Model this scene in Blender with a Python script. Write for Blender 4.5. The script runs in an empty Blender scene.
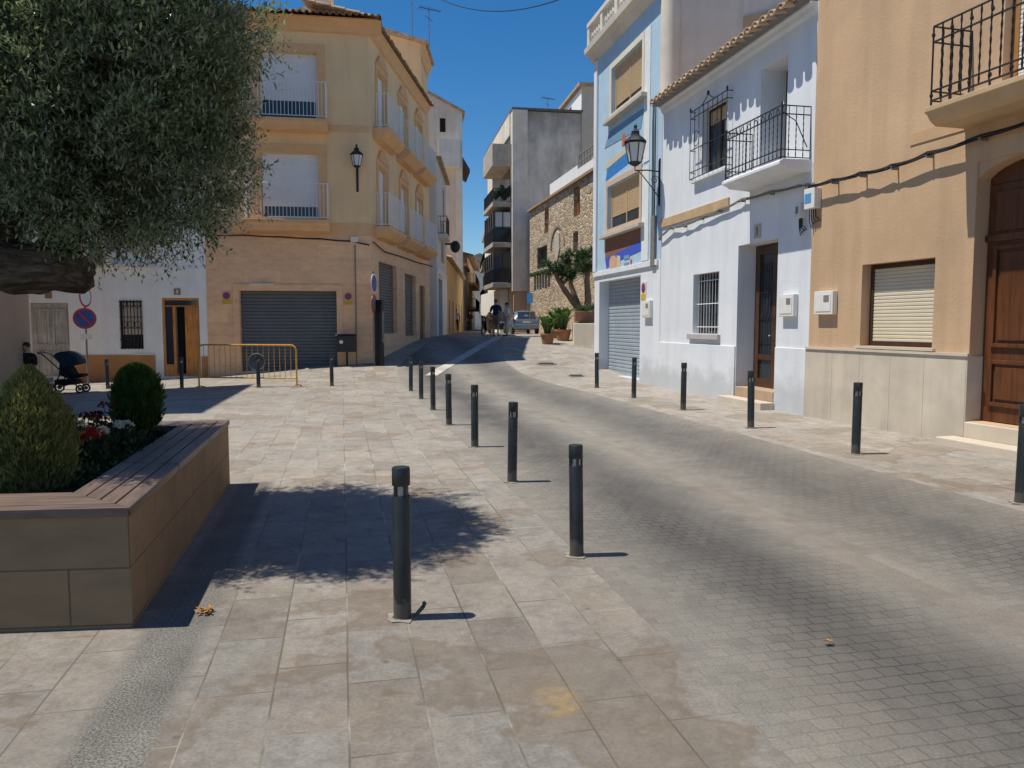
import bpy, math, random
from mathutils import Vector, Matrix, noise as mnoise
R = math.radians
sc = bpy.context.scene
col = sc.collection
rnd = random.Random(7)

# ------------------------------------------------------------------ terrain
def sst(a, b, x):
    p = min(1.0, max(0.0, (x-a)/(b-a))); return p*p*(3-2*p)
def tcoord(x, y): return x + .22*y
def hgt(x, y):
    w = .18 + .82*sst(-10.5, -3.8, x)
    z = 1.05*sst(18.5, 36, y)*w
    z -= .035*max(0.0, -6.5-x)*(1-sst(26, 40, y)) if x < -6.5 else 0
    z += .13*sst(3.9, 5.7, tcoord(x, min(y, 24)))*(1-sst(23, 30, y)) if y < 30 else 0
    return z

# ------------------------------------------------------------------ materials
MATS = {}
class NT:
    def __init__(s, name):
        s.m = bpy.data.materials.new(name); s.m.use_nodes = True
        s.t = s.m.node_tree; s.b = s.t.nodes['Principled BSDF']
        s.tc = None
    def n(s, typ, **kw):
        nd = s.t.nodes.new(typ)
        for k, v in kw.items():
            if k in nd.inputs: nd.inputs[k].default_value = v
            else: setattr(nd, k, v)
        return nd
    def l(s, a, b): s.t.links.new(a, b)
    def obj(s):
        if not s.tc: s.tc = s.n('ShaderNodeTexCoord')
        return s.tc.outputs['Object']
    def mapping(s, scale=(1,1,1), rot=(0,0,0), loc=(0,0,0), src=None):
        mp = s.n('ShaderNodeMapping')
        mp.inputs['Scale'].default_value = scale; mp.inputs['Rotation'].default_value = rot; mp.inputs['Location'].default_value = loc
        s.l(src or s.obj(), mp.inputs['Vector']); return mp.outputs['Vector']
    def noise(s, scale, vec=None, detail=4, rough=.55, dist=0):
        nd = s.n('ShaderNodeTexNoise'); nd.inputs['Scale'].default_value = scale
        nd.inputs['Detail'].default_value = detail; nd.inputs['Roughness'].default_value = rough; nd.inputs['Distortion'].default_value = dist
        s.l(vec or s.obj(), nd.inputs['Vector']); return nd.outputs['Fac']
    def ramp(s, fac, stops):
        r = s.n('ShaderNodeValToRGB'); e = r.color_ramp.elements
        while len(e) < len(stops): e.new(.5)
        for i, (p, c) in enumerate(stops):
            e[i].position = p
            e[i].color = (c, c, c, 1) if isinstance(c, (int, float)) else (*c, 1)
        s.l(fac, r.inputs['Fac']); return r.outputs['Color']
    def mix(s, fac, a, b, mode='MIX'):
        m = s.n('ShaderNodeMix'); m.data_type = 'RGBA'; m.blend_type = mode
        for sock, v in ((m.inputs[0], fac), (m.inputs[6], a), (m.inputs[7], b)):
            if hasattr(v, 'node'): s.l(v, sock)
            elif isinstance(v, (int, float)): sock.default_value = v if sock.type == 'VALUE' else (v, v, v, 1)
            else: sock.default_value = (*v, 1)
        return m.outputs[2]
    def math(s, op, a, b=0.0, c=0.0):
        m = s.n('ShaderNodeMath'); m.operation = op
        for i, v in enumerate((a, b, c)):
            if hasattr(v, 'node'): s.l(v, m.inputs[i])
            else: m.inputs[i].default_value = v
        return m.outputs[0]
    def bump(s, h, strength, dist=.01):
        b = s.n('ShaderNodeBump'); b.inputs['Strength'].default_value = strength; b.inputs['Distance'].default_value = dist
        s.l(h, b.inputs['Height']); s.l(b.outputs['Normal'], s.b.inputs['Normal'])
    def base(s, c): s.l(c, s.b.inputs['Base Color'])
    def rough(s, v):
        if hasattr(v, 'node'): s.l(v, s.b.inputs['Roughness'])
        else: s.b.inputs['Roughness'].default_value = v

def dk(c, k): return tuple(min(1, x*k) for x in c)
def M(name, c, rough=.8, var=.12, scale=3, bump=.15, bscale=50, metal=0, streak=0, dirt=0, spec=.3):
    if name in MATS: return MATS[name]
    t = NT(name)
    f = t.noise(scale, detail=6, rough=.6)
    cc = t.mix(t.ramp(f, [(.3, 0), (.7, 1)]), dk(c, 1-var), dk(c, 1+var))
    if streak:
        g = t.noise(1, t.mapping((3.2, 3.2, .22)), detail=5, rough=.65)
        cc = t.mix(t.ramp(g, [(.45, 0), (.8, streak)]), cc, dk(c, .45))
    if dirt:
        sep = t.n('ShaderNodeSeparateXYZ'); t.l(t.obj(), sep.inputs[0])
        g = t.math('ADD', sep.outputs['Z'], t.math('MULTIPLY', t.noise(2.2), -.9))
        cc = t.mix(t.ramp(g, [(-.0, dirt), (.35, 0)]), cc, dk(c, .5))
    t.base(cc); t.rough(rough); t.b.inputs['Metallic'].default_value = metal
    t.b.inputs['Specular IOR Level'].default_value = spec
    if bump: t.bump(t.noise(bscale, detail=5), bump, .006)
    MATS[name] = t.m; return t.m

def glass_dark(name='window_glass', c=(.03, .04, .05), rough=.06):
    if name in MATS: return MATS[name]
    t = NT(name); t.base(t.mix(t.noise(1.5), dk(c, .7), dk(c, 1.4))); t.rough(rough)
    t.b.inputs['Specular IOR Level'].default_value = .6
    MATS[name] = t.m; return t.m

def brick_nodes(t, vec, w, h, mortar, offset=.5, smooth=.1, freq=2):
    b = t.n('ShaderNodeTexBrick'); b.offset = offset; b.offset_frequency = freq
    b.inputs['Color1'].default_value = (0,0,0,1); b.inputs['Color2'].default_value = (1,1,1,1); b.inputs['Mortar'].default_value = (.5,.5,.5,1)
    b.inputs['Scale'].default_value = 1; b.inputs['Mortar Size'].default_value = mortar; b.inputs['Mortar Smooth'].default_value = smooth
    b.inputs['Brick Width'].default_value = w; b.inputs['Row Height'].default_value = h; b.inputs['Bias'].default_value = 0
    t.l(vec, b.inputs['Vector']); return b.outputs['Color'], b.outputs['Fac']

def street_vec(t):
    # (x, y) -> (s along the street, t across it)
    sep = t.n('ShaderNodeSeparateXYZ'); t.l(t.obj(), sep.inputs[0])
    tt = t.math('MULTIPLY_ADD', sep.outputs['Y'], .22, sep.outputs['X'])
    ss = t.math('MULTIPLY_ADD', sep.outputs['X'], -.22, sep.outputs['Y'])
    wob = t.math('MULTIPLY_ADD', t.noise(.8, detail=2), .016, -.008)
    cmb = t.n('ShaderNodeCombineXYZ'); t.l(ss, cmb.inputs[0]); t.l(t.math('ADD', tt, wob), cmb.inputs[1])
    return cmb.outputs[0], ss, tt

def band(t, v, a, b, soft=.05):
    lo = t.ramp(t.math('MULTIPLY_ADD', v, .05, .5), [(.5+.05*(a-soft), 0), (.5+.05*(a+soft), 1)])
    hi = t.ramp(t.math('MULTIPLY_ADD', v, .05, .5), [(.5+.05*(b-soft), 1), (.5+.05*(b+soft), 0)])
    return t.mix(1.0, lo, hi, 'MULTIPLY')

SLAB_TONES = [(0, (.190,.165,.140)), (.14, (.245,.217,.187)), (.28, (.222,.207,.186)), (.42, (.258,.230,.200)), (.56, (.225,.194,.166)), (.70, (.233,.218,.196)), (.84, (.250,.218,.184)), (1, (.276,.250,.218))]
def mat_plaza(name, w, h, light=1.0, granite=True):
    t = NT(name)
    v, ss, tt = street_vec(t)
    c, f = brick_nodes(t, v, w, h, .0052, .37, .3, 2)
    cc = t.ramp(c, [(p, dk(q, light)) for p, q in SLAB_TONES])
    # each slab has its own cloudy stone figure
    cc = t.mix(1.0, cc, t.ramp(t.noise(4.2, v, detail=9, rough=.72), [(.25, .62), (.5, 1.0), (.8, 1.26)]), 'MULTIPLY')
    cc = t.mix(1.0, cc, t.ramp(t.noise(16, detail=8, rough=.75), [(.3, .78), (.7, 1.18)]), 'MULTIPLY')
    cc = t.mix(t.ramp(t.noise(1.7, v, detail=7, rough=.68, dist=.8), [(.54, 0), (.68, .42)]), cc, dk((.25,.195,.14), light))   # ochre veins
    cc = t.mix(t.ramp(t.noise(2.3, t.mapping((1,1,1), loc=(7,3,0)), detail=8, rough=.7), [(.57, 0), (.66, .5)]), cc, dk((.31,.295,.265), light))   # scuffed pale areas
    cc = t.mix(1.0, cc, t.ramp(t.noise(60, detail=3), [(.3, .84), (.7, 1.12)]), 'MULTIPLY')
    # joint tone wanders between pale mortar and dirt
    jt = t.ramp(t.noise(1.3, detail=4), [(.36, (.085,.075,.06)), (.50, (.15,.132,.105)), (.60, (.34,.31,.26)), (.74, (.46,.43,.37))])
    cc = t.mix(t.math('MULTIPLY', f, .9), cc, jt)
    # grime film, tide marks and gum spots
    cc = t.mix(t.ramp(t.noise(.38, detail=8, rough=.72), [(.45, 0), (.68, .42)]), cc, (.13,.115,.10))
    ed = t.noise(.9, t.mapping((1,1,1), loc=(3.3,1.7,0)), detail=5, rough=.55)
    cc = t.mix(t.ramp(ed, [(.555, 0), (.575, .62), (.595, .34), (.70, .42)]), cc, (.15,.11,.075))
    vo = t.n('ShaderNodeTexVoronoi'); vo.inputs['Scale'].default_value = 2.6; vo.inputs['Randomness'].default_value = 1
    t.l(t.obj(), vo.inputs['Vector'])
    cc = t.mix(t.ramp(vo.outputs['Distance'], [(.03, .6), (.055, 0)]), cc, (.09,.078,.07))
    # paler with distance: less trodden dirt, and grazing sheen put into the colour
    wear_sheen = t.ramp(t.math('MULTIPLY', t.math('ADD', ss, t.math('MULTIPLY_ADD', t.noise(.35, detail=5), 5, -2.5)), .05), [(.18, .92), (.46, 1.34)])
    cc = t.mix(1.0, cc, wear_sheen, 'MULTIPLY')
    if granite:
        g = t.mix(1.0, band(t, tt, -1.09, -.73, .004), t.ramp(t.math('MULTIPLY', ss, .05), [(.414, 1), (.416, 0)]), 'MULTIPLY')
        sp = t.ramp(t.noise(95, detail=2, rough=.7), [(.36, (.075,.07,.063)), (.52, (.155,.145,.13)), (.66, (.25,.235,.21))])
        sp = t.mix(1.0, sp, t.ramp(t.noise(3, detail=6), [(.3, .75), (.7, 1.15)]), 'MULTIPLY')
        cc = t.mix(g, cc, sp)
        # ghost of a yellow paint mark
        pm = t.mix(1.0, band(t, tt, .83, .96, .012), band(t, ss, 2.99, 3.27, .015), 'MULTIPLY')
        pm = t.mix(1.0, pm, t.ramp(t.noise(11, detail=6, rough=.7), [(.40, .05), (.62, .55)]), 'MULTIPLY')
        cc = t.mix(pm, cc, (.40,.26,.07))
    t.base(cc)
    t.rough(t.ramp(t.noise(2.4, detail=5), [(.3, .6), (.7, .85)]))
    t.b.inputs['Specular IOR Level'].default_value = .3
    hh = t.math('SUBTRACT', t.math('MULTIPLY', t.noise(30, detail=6, rough=.7), .4), t.math('MULTIPLY', f, .8))
    t.bump(hh, .45, .006)
    return t.m

def mat_road():
    t = NT('road_pavers')
    v, ss, tt = street_vec(t)
    cmb = t.n('ShaderNodeCombineXYZ'); t.l(tt, cmb.inputs[0]); t.l(t.math('ADD', ss, t.math('MULTIPLY_ADD', t.noise(.6, detail=2), .06, -.03)), cmb.inputs[1])
    nz = t.n('ShaderNodeTexNoise'); nz.inputs['Scale'].default_value = 5.5; nz.inputs['Detail'].default_value = 3; t.l(t.obj(), nz.inputs['Vector'])
    jit = t.n('ShaderNodeVectorMath'); jit.operation = 'MULTIPLY_ADD'; jit.inputs[1].default_value = (.05,.028,0); t.l(nz.outputs['Color'], jit.inputs[0]); t.l(cmb.outputs[0], jit.inputs[2])
    c, f = brick_nodes(t, jit.outputs[0], .118, .092, .0052, .5, .4, 2)
    cc = t.ramp(c, [(0, (.175,.163,.143)), (.3, (.212,.196,.172)), (.6, (.195,.183,.162)), (1, (.225,.206,.178))])
    cs, fs = brick_nodes(t, v, .55, .36, .005, .4, .3, 2)
    strip = band(t, tt, 3.38, 3.74, .008)
    cc = t.mix(strip, cc, t.ramp(cs, [(p, dk(q, .86)) for p, q in SLAB_TONES]))
    ff = t.mix(strip, f, fs)
    cc = t.mix(1.0, cc, t.ramp(t.noise(2.6, detail=9, rough=.72), [(.25, .72), (.5, 1), (.8, 1.2)]), 'MULTIPLY')
    cc = t.mix(t.ramp(t.noise(.8, detail=7, rough=.7), [(.5, 0), (.68, .5)]), cc, (.24,.208,.172))
    # rubber and oil worn into two wheel tracks
    wob = t.math('MULTIPLY_ADD', t.noise(.5, detail=7, rough=.6), .9, -.45)
    tw = t.math('ADD', tt, wob)
    tr = t.mix(1.0, band(t, tw, 2.15, 3.1, .34), t.mix(1.0, band(t, tw, 4.15, 5.15, .36), (.8,.8,.8), 'MULTIPLY'), 'ADD')
    tr = t.mix(1.0, tr, t.ramp(t.noise(1.3, t.mapping((1.6,.7,1)), detail=8, rough=.72), [(.26, .55), (.52, 1)]), 'MULTIPLY')
    cc = t.mix(t.math('MULTIPLY', tr, .88), cc, (.066,.063,.062))
    # dark grout comes and goes with the wear
    gr = t.math('MULTIPLY', ff, t.math('MULTIPLY', t.ramp(t.noise(.9, detail=6), [(.38, .15), (.6, .95)]), t.ramp(tr, [(0, .4), (.5, 1)])))
    cc = t.mix(gr, cc, t.mix(tr, (.155,.132,.108), (.028,.027,.026)))
    cc = t.mix(1.0, cc, t.ramp(t.noise(80, detail=2), [(.3, .80), (.7, 1.16)]), 'MULTIPLY')
    cc = t.mix(t.ramp(t.noise(.33, detail=8, rough=.75), [(.45, 0), (.68, .45)]), cc, (.15,.13,.11))
    wear_sheen = t.ramp(t.math('MULTIPLY', t.math('ADD', ss, t.math('MULTIPLY_ADD', t.noise(.35, detail=5), 5, -2.5)), .05), [(.22, 1.0), (.55, 1.26)])  # far road lightened too: part cleaner stone, part grazing sheen baked into the tint
    cc = t.mix(1.0, cc, wear_sheen, 'MULTIPLY')
    t.base(cc); t.rough(t.ramp(t.noise(3), [(.3, .55), (.7, .85)]))
    t.b.inputs['Specular IOR Level'].default_value = .3
    hh = t.math('SUBTRACT', t.math('MULTIPLY', t.noise(40, detail=5, rough=.7), .5), t.math('MULTIPLY', ff, .8))
    t.bump(hh, .5, .007)
    return t.m

def mat_blocks(name, c, w, h, mortar=.004, var=.2, joint=.5, course_off=0.0):
    # masonry courses running round a block: coordinate along the wall is x+y
    t = NT(name)
    sep = t.n('ShaderNodeSeparateXYZ'); t.l(t.obj(), sep.inputs[0])
    cmb = t.n('ShaderNodeCombineXYZ')
    t.l(t.math('ADD', sep.outputs['X'], sep.outputs['Y']), cmb.inputs[0]); t.l(t.math('ADD', sep.outputs['Z'], course_off), cmb.inputs[1])
    b, f = brick_nodes(t, cmb.outputs[0], w, h, mortar, .45, .2)
    cc = t.ramp(b, [(0, dk(c, 1-var)), (.35, dk(c, 1.0)), (.65, (c[0]*(1-var*.5), c[1]*(1-var*.6), c[2]*(1-var*.7))), (1, dk(c, 1+var))])
    cc = t.mix(1.0, cc, t.ramp(t.noise(2.4, t.mapping((1, 1, 2.4)), detail=8, rough=.68), [(.25, .78), (.5, 1), (.78, 1.16)]), 'MULTIPLY')
    cc = t.mix(t.math('MULTIPLY', f, .8), cc, dk(c, joint))
    t.base(cc); t.rough(.8); t.b.inputs['Specular IOR Level'].default_value = .25
    t.bump(t.math('SUBTRACT', t.math('MULTIPLY', t.noise(35, detail=6, rough=.7), .4), f), .4, .008)
    return t.m

def mat_rubble(name):
    t = NT(name)
    vo = t.n('ShaderNodeTexVoronoi'); vo.inputs['Scale'].default_value = 2.7
    dv = t.n('ShaderNodeVectorMath'); dv.operation = 'ADD'
    nz = t.n('ShaderNodeTexNoise'); nz.inputs['Scale'].default_value = 2.2; t.l(t.obj(), nz.inputs['Vector'])
    sc_ = t.n('ShaderNodeVectorMath'); sc_.operation = 'SCALE'; sc_.inputs['Scale'].default_value = .35
    t.l(nz.outputs['Color'], sc_.inputs[0]); t.l(t.mapping((1, 1, 1.5)), dv.inputs[0]); t.l(sc_.outputs[0], dv.inputs[1])
    t.l(dv.outputs[0], vo.inputs['Vector'])
    ve = t.n('ShaderNodeTexVoronoi'); ve.feature = 'DISTANCE_TO_EDGE'; ve.inputs['Scale'].default_value = 2.7
    t.l(dv.outputs[0], ve.inputs['Vector'])
    s2 = t.n('ShaderNodeSeparateColor'); t.l(vo.outputs['Color'], s2.inputs[0])
    cc = t.ramp(s2.outputs[0], [(0, (.33,.25,.17)), (.3, (.50,.39,.27)), (.6, (.60,.48,.34)), (.8, (.42,.31,.21)), (1, (.66,.55,.42))])
    cc = t.mix(1.0, cc, t.ramp(t.noise(6, detail=6), [(.25, .7), (.75, 1.2)]), 'MULTIPLY')
    cc = t.mix(t.ramp(ve.outputs['Distance'], [(.0, .75), (.06, 0)]), cc, (.56,.46,.34))
    t.base(cc); t.rough(.9); t.b.inputs['Specular IOR Level'].default_value = .2
    t.bump(t.math('ADD', t.ramp(ve.outputs['Distance'], [(0, 0), (.14, 1)]), t.math('MULTIPLY', t.noise(14, detail=5), .5)), .9, .06)
    return t.m

def mat_wood(name, c, scale=1.0, rough=.5, axis='Z'):
    t = NT(name)
    sc3 = {'Z': (14, 14, .9), 'Y': (14, .9, 14), 'X': (.9, 14, 14)}[axis]
    g = t.noise(scale*1.6, t.mapping(sc3), detail=6, rough=.65, dist=.4)
    cc = t.ramp(g, [(.25, dk(c, .5)), (.5, c), (.75, dk(c, 1.45))])
    cc = t.mix(1.0, cc, t.ramp(t.noise(2.1), [(.3, .75), (.7, 1.2)]), 'MULTIPLY')
    t.base(cc); t.rough(rough); t.bump(g, .2, .003)
    return t.m

def mat_leaf(name, c1, c2, back=None, rough=.45, spec=.5, thin=.3):
    t = NT(name)
    cc = t.ramp(t.noise(7, detail=3), [(.3, c1), (.7, c2)])
    if back:   # leaf highlights put into the colour: pale leaves among dark, clustered on some sprays
        pale = t.math('ADD', t.noise(34, detail=1), t.math('MULTIPLY_ADD', t.noise(2.2, detail=4), .9, -.45))
        cc = t.mix(t.ramp(pale, [(.46, 0), (.64, 1)]), c1, c2)
    if back:
        ge = t.n('ShaderNodeNewGeometry')
        cc = t.mix(ge.outputs['Backfacing'], cc, back)
    t.base(cc); t.rough(rough); t.b.inputs['Specular IOR Level'].default_value = spec
    # thin leaves let some light through
    tr = t.n('ShaderNodeBsdfTranslucent'); t.l(t.mix(1.0, cc, (1.25,1.2,.6), 'MULTIPLY'), tr.inputs['Color'])
    ms = t.n('ShaderNodeMixShader'); ms.inputs[0].default_value = thin
    t.l(t.b.outputs[0], ms.inputs[1]); t.l(tr.outputs[0], ms.inputs[2])
    out = [n for n in t.t.nodes if n.type == 'OUTPUT_MATERIAL'][0]; t.l(ms.outputs[0], out.inputs[0])
    return t.m

def mat_tile():
    t = NT('terracotta_tile')
    cc = t.ramp(t.noise(2.7, detail=7, rough=.75), [(.28, (.20,.14,.10)), (.45, (.42,.29,.19)), (.6, (.54,.41,.29)), (.78, (.62,.53,.41))])
    cc = t.mix(t.ramp(t.noise(9, detail=4), [(.55, 0), (.7, .6)]), cc, (.12,.11,.09))
    t.base(cc); t.rough(.9); t.bump(t.noise(30, detail=4), .4, .006); return t.m

def mat_concrete():
    t = NT('stained_concrete')
    g = t.noise(.55, t.mapping((1, 1, .45)), detail=9, rough=.72)
    cc = t.ramp(g, [(.3, (.26,.24,.21)), (.42, (.50,.46,.40)), (.55, (.68,.62,.54)), (.75, (.76,.70,.62))])
    st = t.noise(1, t.mapping((1.3, 1.3, .16)), detail=7, rough=.75)
    cc = t.mix(t.ramp(st, [(.5, 0), (.74, .55)]), cc, (.15,.14,.13))
    sep = t.n('ShaderNodeSeparateXYZ'); t.l(t.obj(), sep.inputs[0])
    top = t.math('ADD', sep.outputs['Z'], t.math('MULTIPLY', t.noise(.7, detail=6), -4))
    cc = t.mix(t.ramp(t.math('MULTIPLY', top, .05), [(.62, 0), (.76, .72)]), cc, (.12,.115,.105))
    t.base(cc); t.rough(.9); t.bump(t.noise(18, detail=6), .3, .02); return t.m

def mat_soil():
    return M('planter_soil', (.05,.038,.028), .95, .4, 12, .8, 40)

# palette
m_white = M('white_render', (.715,.735,.77), .85, .07, 1.0, .5, 26, streak=.24, dirt=.5)
m_white2 = M('old_white_render', (.88,.88,.84), .85, .06, 1.5, .3, 40, streak=.16, dirt=.15)
m_orange = M('apricot_render', (.55,.37,.228), .85, .15, .6, .6, 24, streak=.34)
m_jamb = M('apricot_trim', (.55,.355,.20), .85, .08, 2, .2, 40)
m_tan = M('cream_render', (.86,.60,.33), .85, .08, .8, .3, 30, streak=.18)
m_tantrim = M('salmon_trim', (.76,.45,.225), .8, .08, 3, .15, 40)
m_tanclad = mat_blocks('tan_stone_cladding', (.86,.545,.325), 1.15, .42, .003, .10, .72)
m_blue = M('pale_blue_render', (.42,.57,.70), .85, .09, 1.5, .25, 40, streak=.12)
m_pink = M('pinkish_render', (.70,.57,.47), .85, .10, .6, .2, 30, streak=.3)
m_grey = M('grey_white_render', (.70,.66,.60), .85, .10, .8, .2, 30, streak=.25)
m_yellow = M('ochre_render', (.74,.50,.25), .85, .10, .8, .2, 30, streak=.2)
m_cream = M('pale_cream_render', (.72,.64,.52), .85, .08, 1, .2, 30, streak=.15)
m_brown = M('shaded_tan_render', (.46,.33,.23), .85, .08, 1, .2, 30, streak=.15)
m_conc = mat_concrete()
m_concp = M('pale_concrete', (.70,.63,.54), .9, .15, 1, .3, 20, streak=.3)
m_rubble = mat_rubble('rubble_stone')
m_marble = M('marble_plinth', (.60,.52,.42), .6, .16, 1.3, .1, 30, streak=.4, dirt=.2)
m_marble2 = M('pale_marble', (.58,.50,.40), .55, .1, 2, .1, 30)
m_plant = mat_blocks('planter_stone', (.30,.20,.115), .60, .305, .005, .16, .4, -.02)
m_tile = mat_tile()
m_iron = M('black_iron', (.012,.012,.013), .45, .3, 20, .2, 80, spec=.5)
def mat_bollard():
    t = NT('dark_green_paint')
    cc = t.mix(t.ramp(t.noise(5, detail=5), [(.3, 0), (.7, 1)]), (.012,.016,.016), (.024,.030,.030))
    sep = t.n('ShaderNodeSeparateXYZ'); t.l(t.obj(), sep.inputs[0])
    g = t.math('ADD', sep.outputs['Z'], t.math('MULTIPLY', t.noise(14, detail=5, rough=.7), -.22))
    cc = t.mix(t.ramp(g, [(-.06, .6), (.0, 0)]), cc, (.12,.105,.09))
    cc = t.mix(t.ramp(t.noise(26, detail=6, rough=.75), [(.66, 0), (.70, .7)]), cc, (.14,.14,.135))
    t.base(cc); t.rough(t.ramp(t.noise(18, detail=5), [(.3, .32), (.7, .55)])); t.bump(t.noise(45, detail=4), .1, .003)
    return t.m
m_boll = mat_bollard()
m_ring = M('worn_steel', (.35,.35,.34), .4, .2, 30, .1, 80, metal=.8)
m_gshut = M('grey_steel_slats', (.115,.125,.135), .45, .12, 2, .05, 60, spec=.5, streak=.15)
m_gshutl = M('light_steel_slats', (.33,.38,.43), .4, .10, 2, .05, 60, spec=.5, streak=.15)
m_wshut = M('white_roller_slats', (.78,.78,.78), .5, .05, 2, .05, 60)
m_cshut = M('cream_roller_slats', (.62,.55,.42), .5, .06, 2, .05, 60)
m_bshut = M('beige_roller_slats', (.55,.40,.24), .5, .06, 2, .05, 60)
m_brownfr = M('dark_brown_frame', (.055,.03,.018), .5, .2, 6, .1, 60)
m_door = mat_wood('mahogany_door', (.115,.040,.015), 1, .35)
m_ddoor = mat_wood('dark_walnut_door', (.075,.034,.017), 1, .4)
m_pdoor = mat_wood('honey_pine_door', (.62,.25,.05), 1, .4)
m_greydoor = mat_wood('grey_painted_door', (.44,.42,.38), 1, .6)
m_seat = mat_wood('weathered_seat_board', (.155,.105,.08), 1, .5, 'Y')
m_seatx = mat_wood('weathered_front_board', (.155,.105,.08), 1, .5, 'X')
m_glass = glass_dark()
m_black = M('interior_dark', (.012,.012,.014), .9, .3, 3, 0)
m_whitep = M('white_paint', (.78,.78,.76), .5, .05, 5, .05)
m_boxw = M('off_white_plastic', (.72,.70,.66), .5, .05, 8, .05)
m_yell = M('yellow_barrier_paint', (.62,.30,.03), .4, .15, 10, .1, spec=.5)
m_red = M('red_enamel', (.42,.03,.03), .4, .1, 8, 0, spec=.5)
m_bl = M('blue_enamel', (.02,.07,.30), .4, .1, 8, 0, spec=.5)
m_skyb = M('light_blue_enamel', (.08,.30,.62), .4, .1, 8, 0, spec=.5)
m_yel2 = M('yellow_enamel', (.62,.40,.03), .5, .1, 8, 0)
m_cable = M('black_cable', (.02,.02,.02), .6, .2, 8, 0)
m_cableg = M('grey_cable', (.20,.19,.18), .7, .2, 8, 0)
def mat_bark():
    t = NT('olive_bark')
    g = t.noise(5, t.mapping((.8, 3.2, 3.2)), detail=9, rough=.72, dist=.7)
    cc = t.ramp(g, [(.3, (.022,.016,.012)), (.46, (.085,.062,.044)), (.6, (.17,.135,.10)), (.75, (.26,.22,.175))])
    cc = t.mix(t.ramp(t.noise(3, detail=5), [(.55, 0), (.7, .5)]), cc, (.13,.14,.10))
    t.base(cc); t.rough(.95); t.b.inputs['Specular IOR Level'].default_value = .15
    t.bump(g, 1.0, .05); return t.m
m_bark = mat_bark()
m_barkd = M('dragon_tree_bark', (.30,.185,.11), .95, .3, 5, .7, 20)
m_olive = mat_leaf('olive_leaf', (.020,.044,.018), (.27,.35,.20), (.22,.28,.19), .28, .8, .28)
m_thuja = mat_leaf('cypress_leaf', (.03,.07,.014), (.085,.155,.035), None, .6, .3)
m_thujay = mat_leaf('golden_cypress_leaf', (.17,.185,.055), (.32,.31,.12), None, .6, .3)
m_gleaf = mat_leaf('geranium_leaf', (.018,.045,.014), (.05,.09,.03), None, .55, .35)
m_lleaf = mat_leaf('pale_green_leaf', (.10,.16,.05), (.20,.27,.10), None, .5, .4)
m_bleaf = mat_leaf('broad_green_leaf', (.04,.10,.025), (.11,.21,.05), None, .4, .5)
m_dleaf = mat_leaf('dragon_tree_leaf', (.035,.075,.035), (.085,.14,.07), None, .5, .4)
m_redf = mat_leaf('red_petal', (.45,.02,.012), (.62,.06,.03), None, .6, .2)
m_dredf = mat_leaf('dark_red_petal', (.09,.012,.014), (.18,.03,.03), None, .6, .2)
m_whf = mat_leaf('white_petal', (.62,.60,.58), (.80,.79,.76), None, .6, .2)
m_terra = M('terracotta_pot', (.33,.16,.09), .85, .15, 6, .2)
m_skin = M('skin', (.45,.25,.17), .55, .06, 8, 0)
m_hair = M('grey_brown_hair', (.10,.075,.055), .8, .2, 30, .3)
m_lampg = M('frosted_lamp_glass', (.62,.63,.62), .25, .06, 4, 0, spec=.5)

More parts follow.
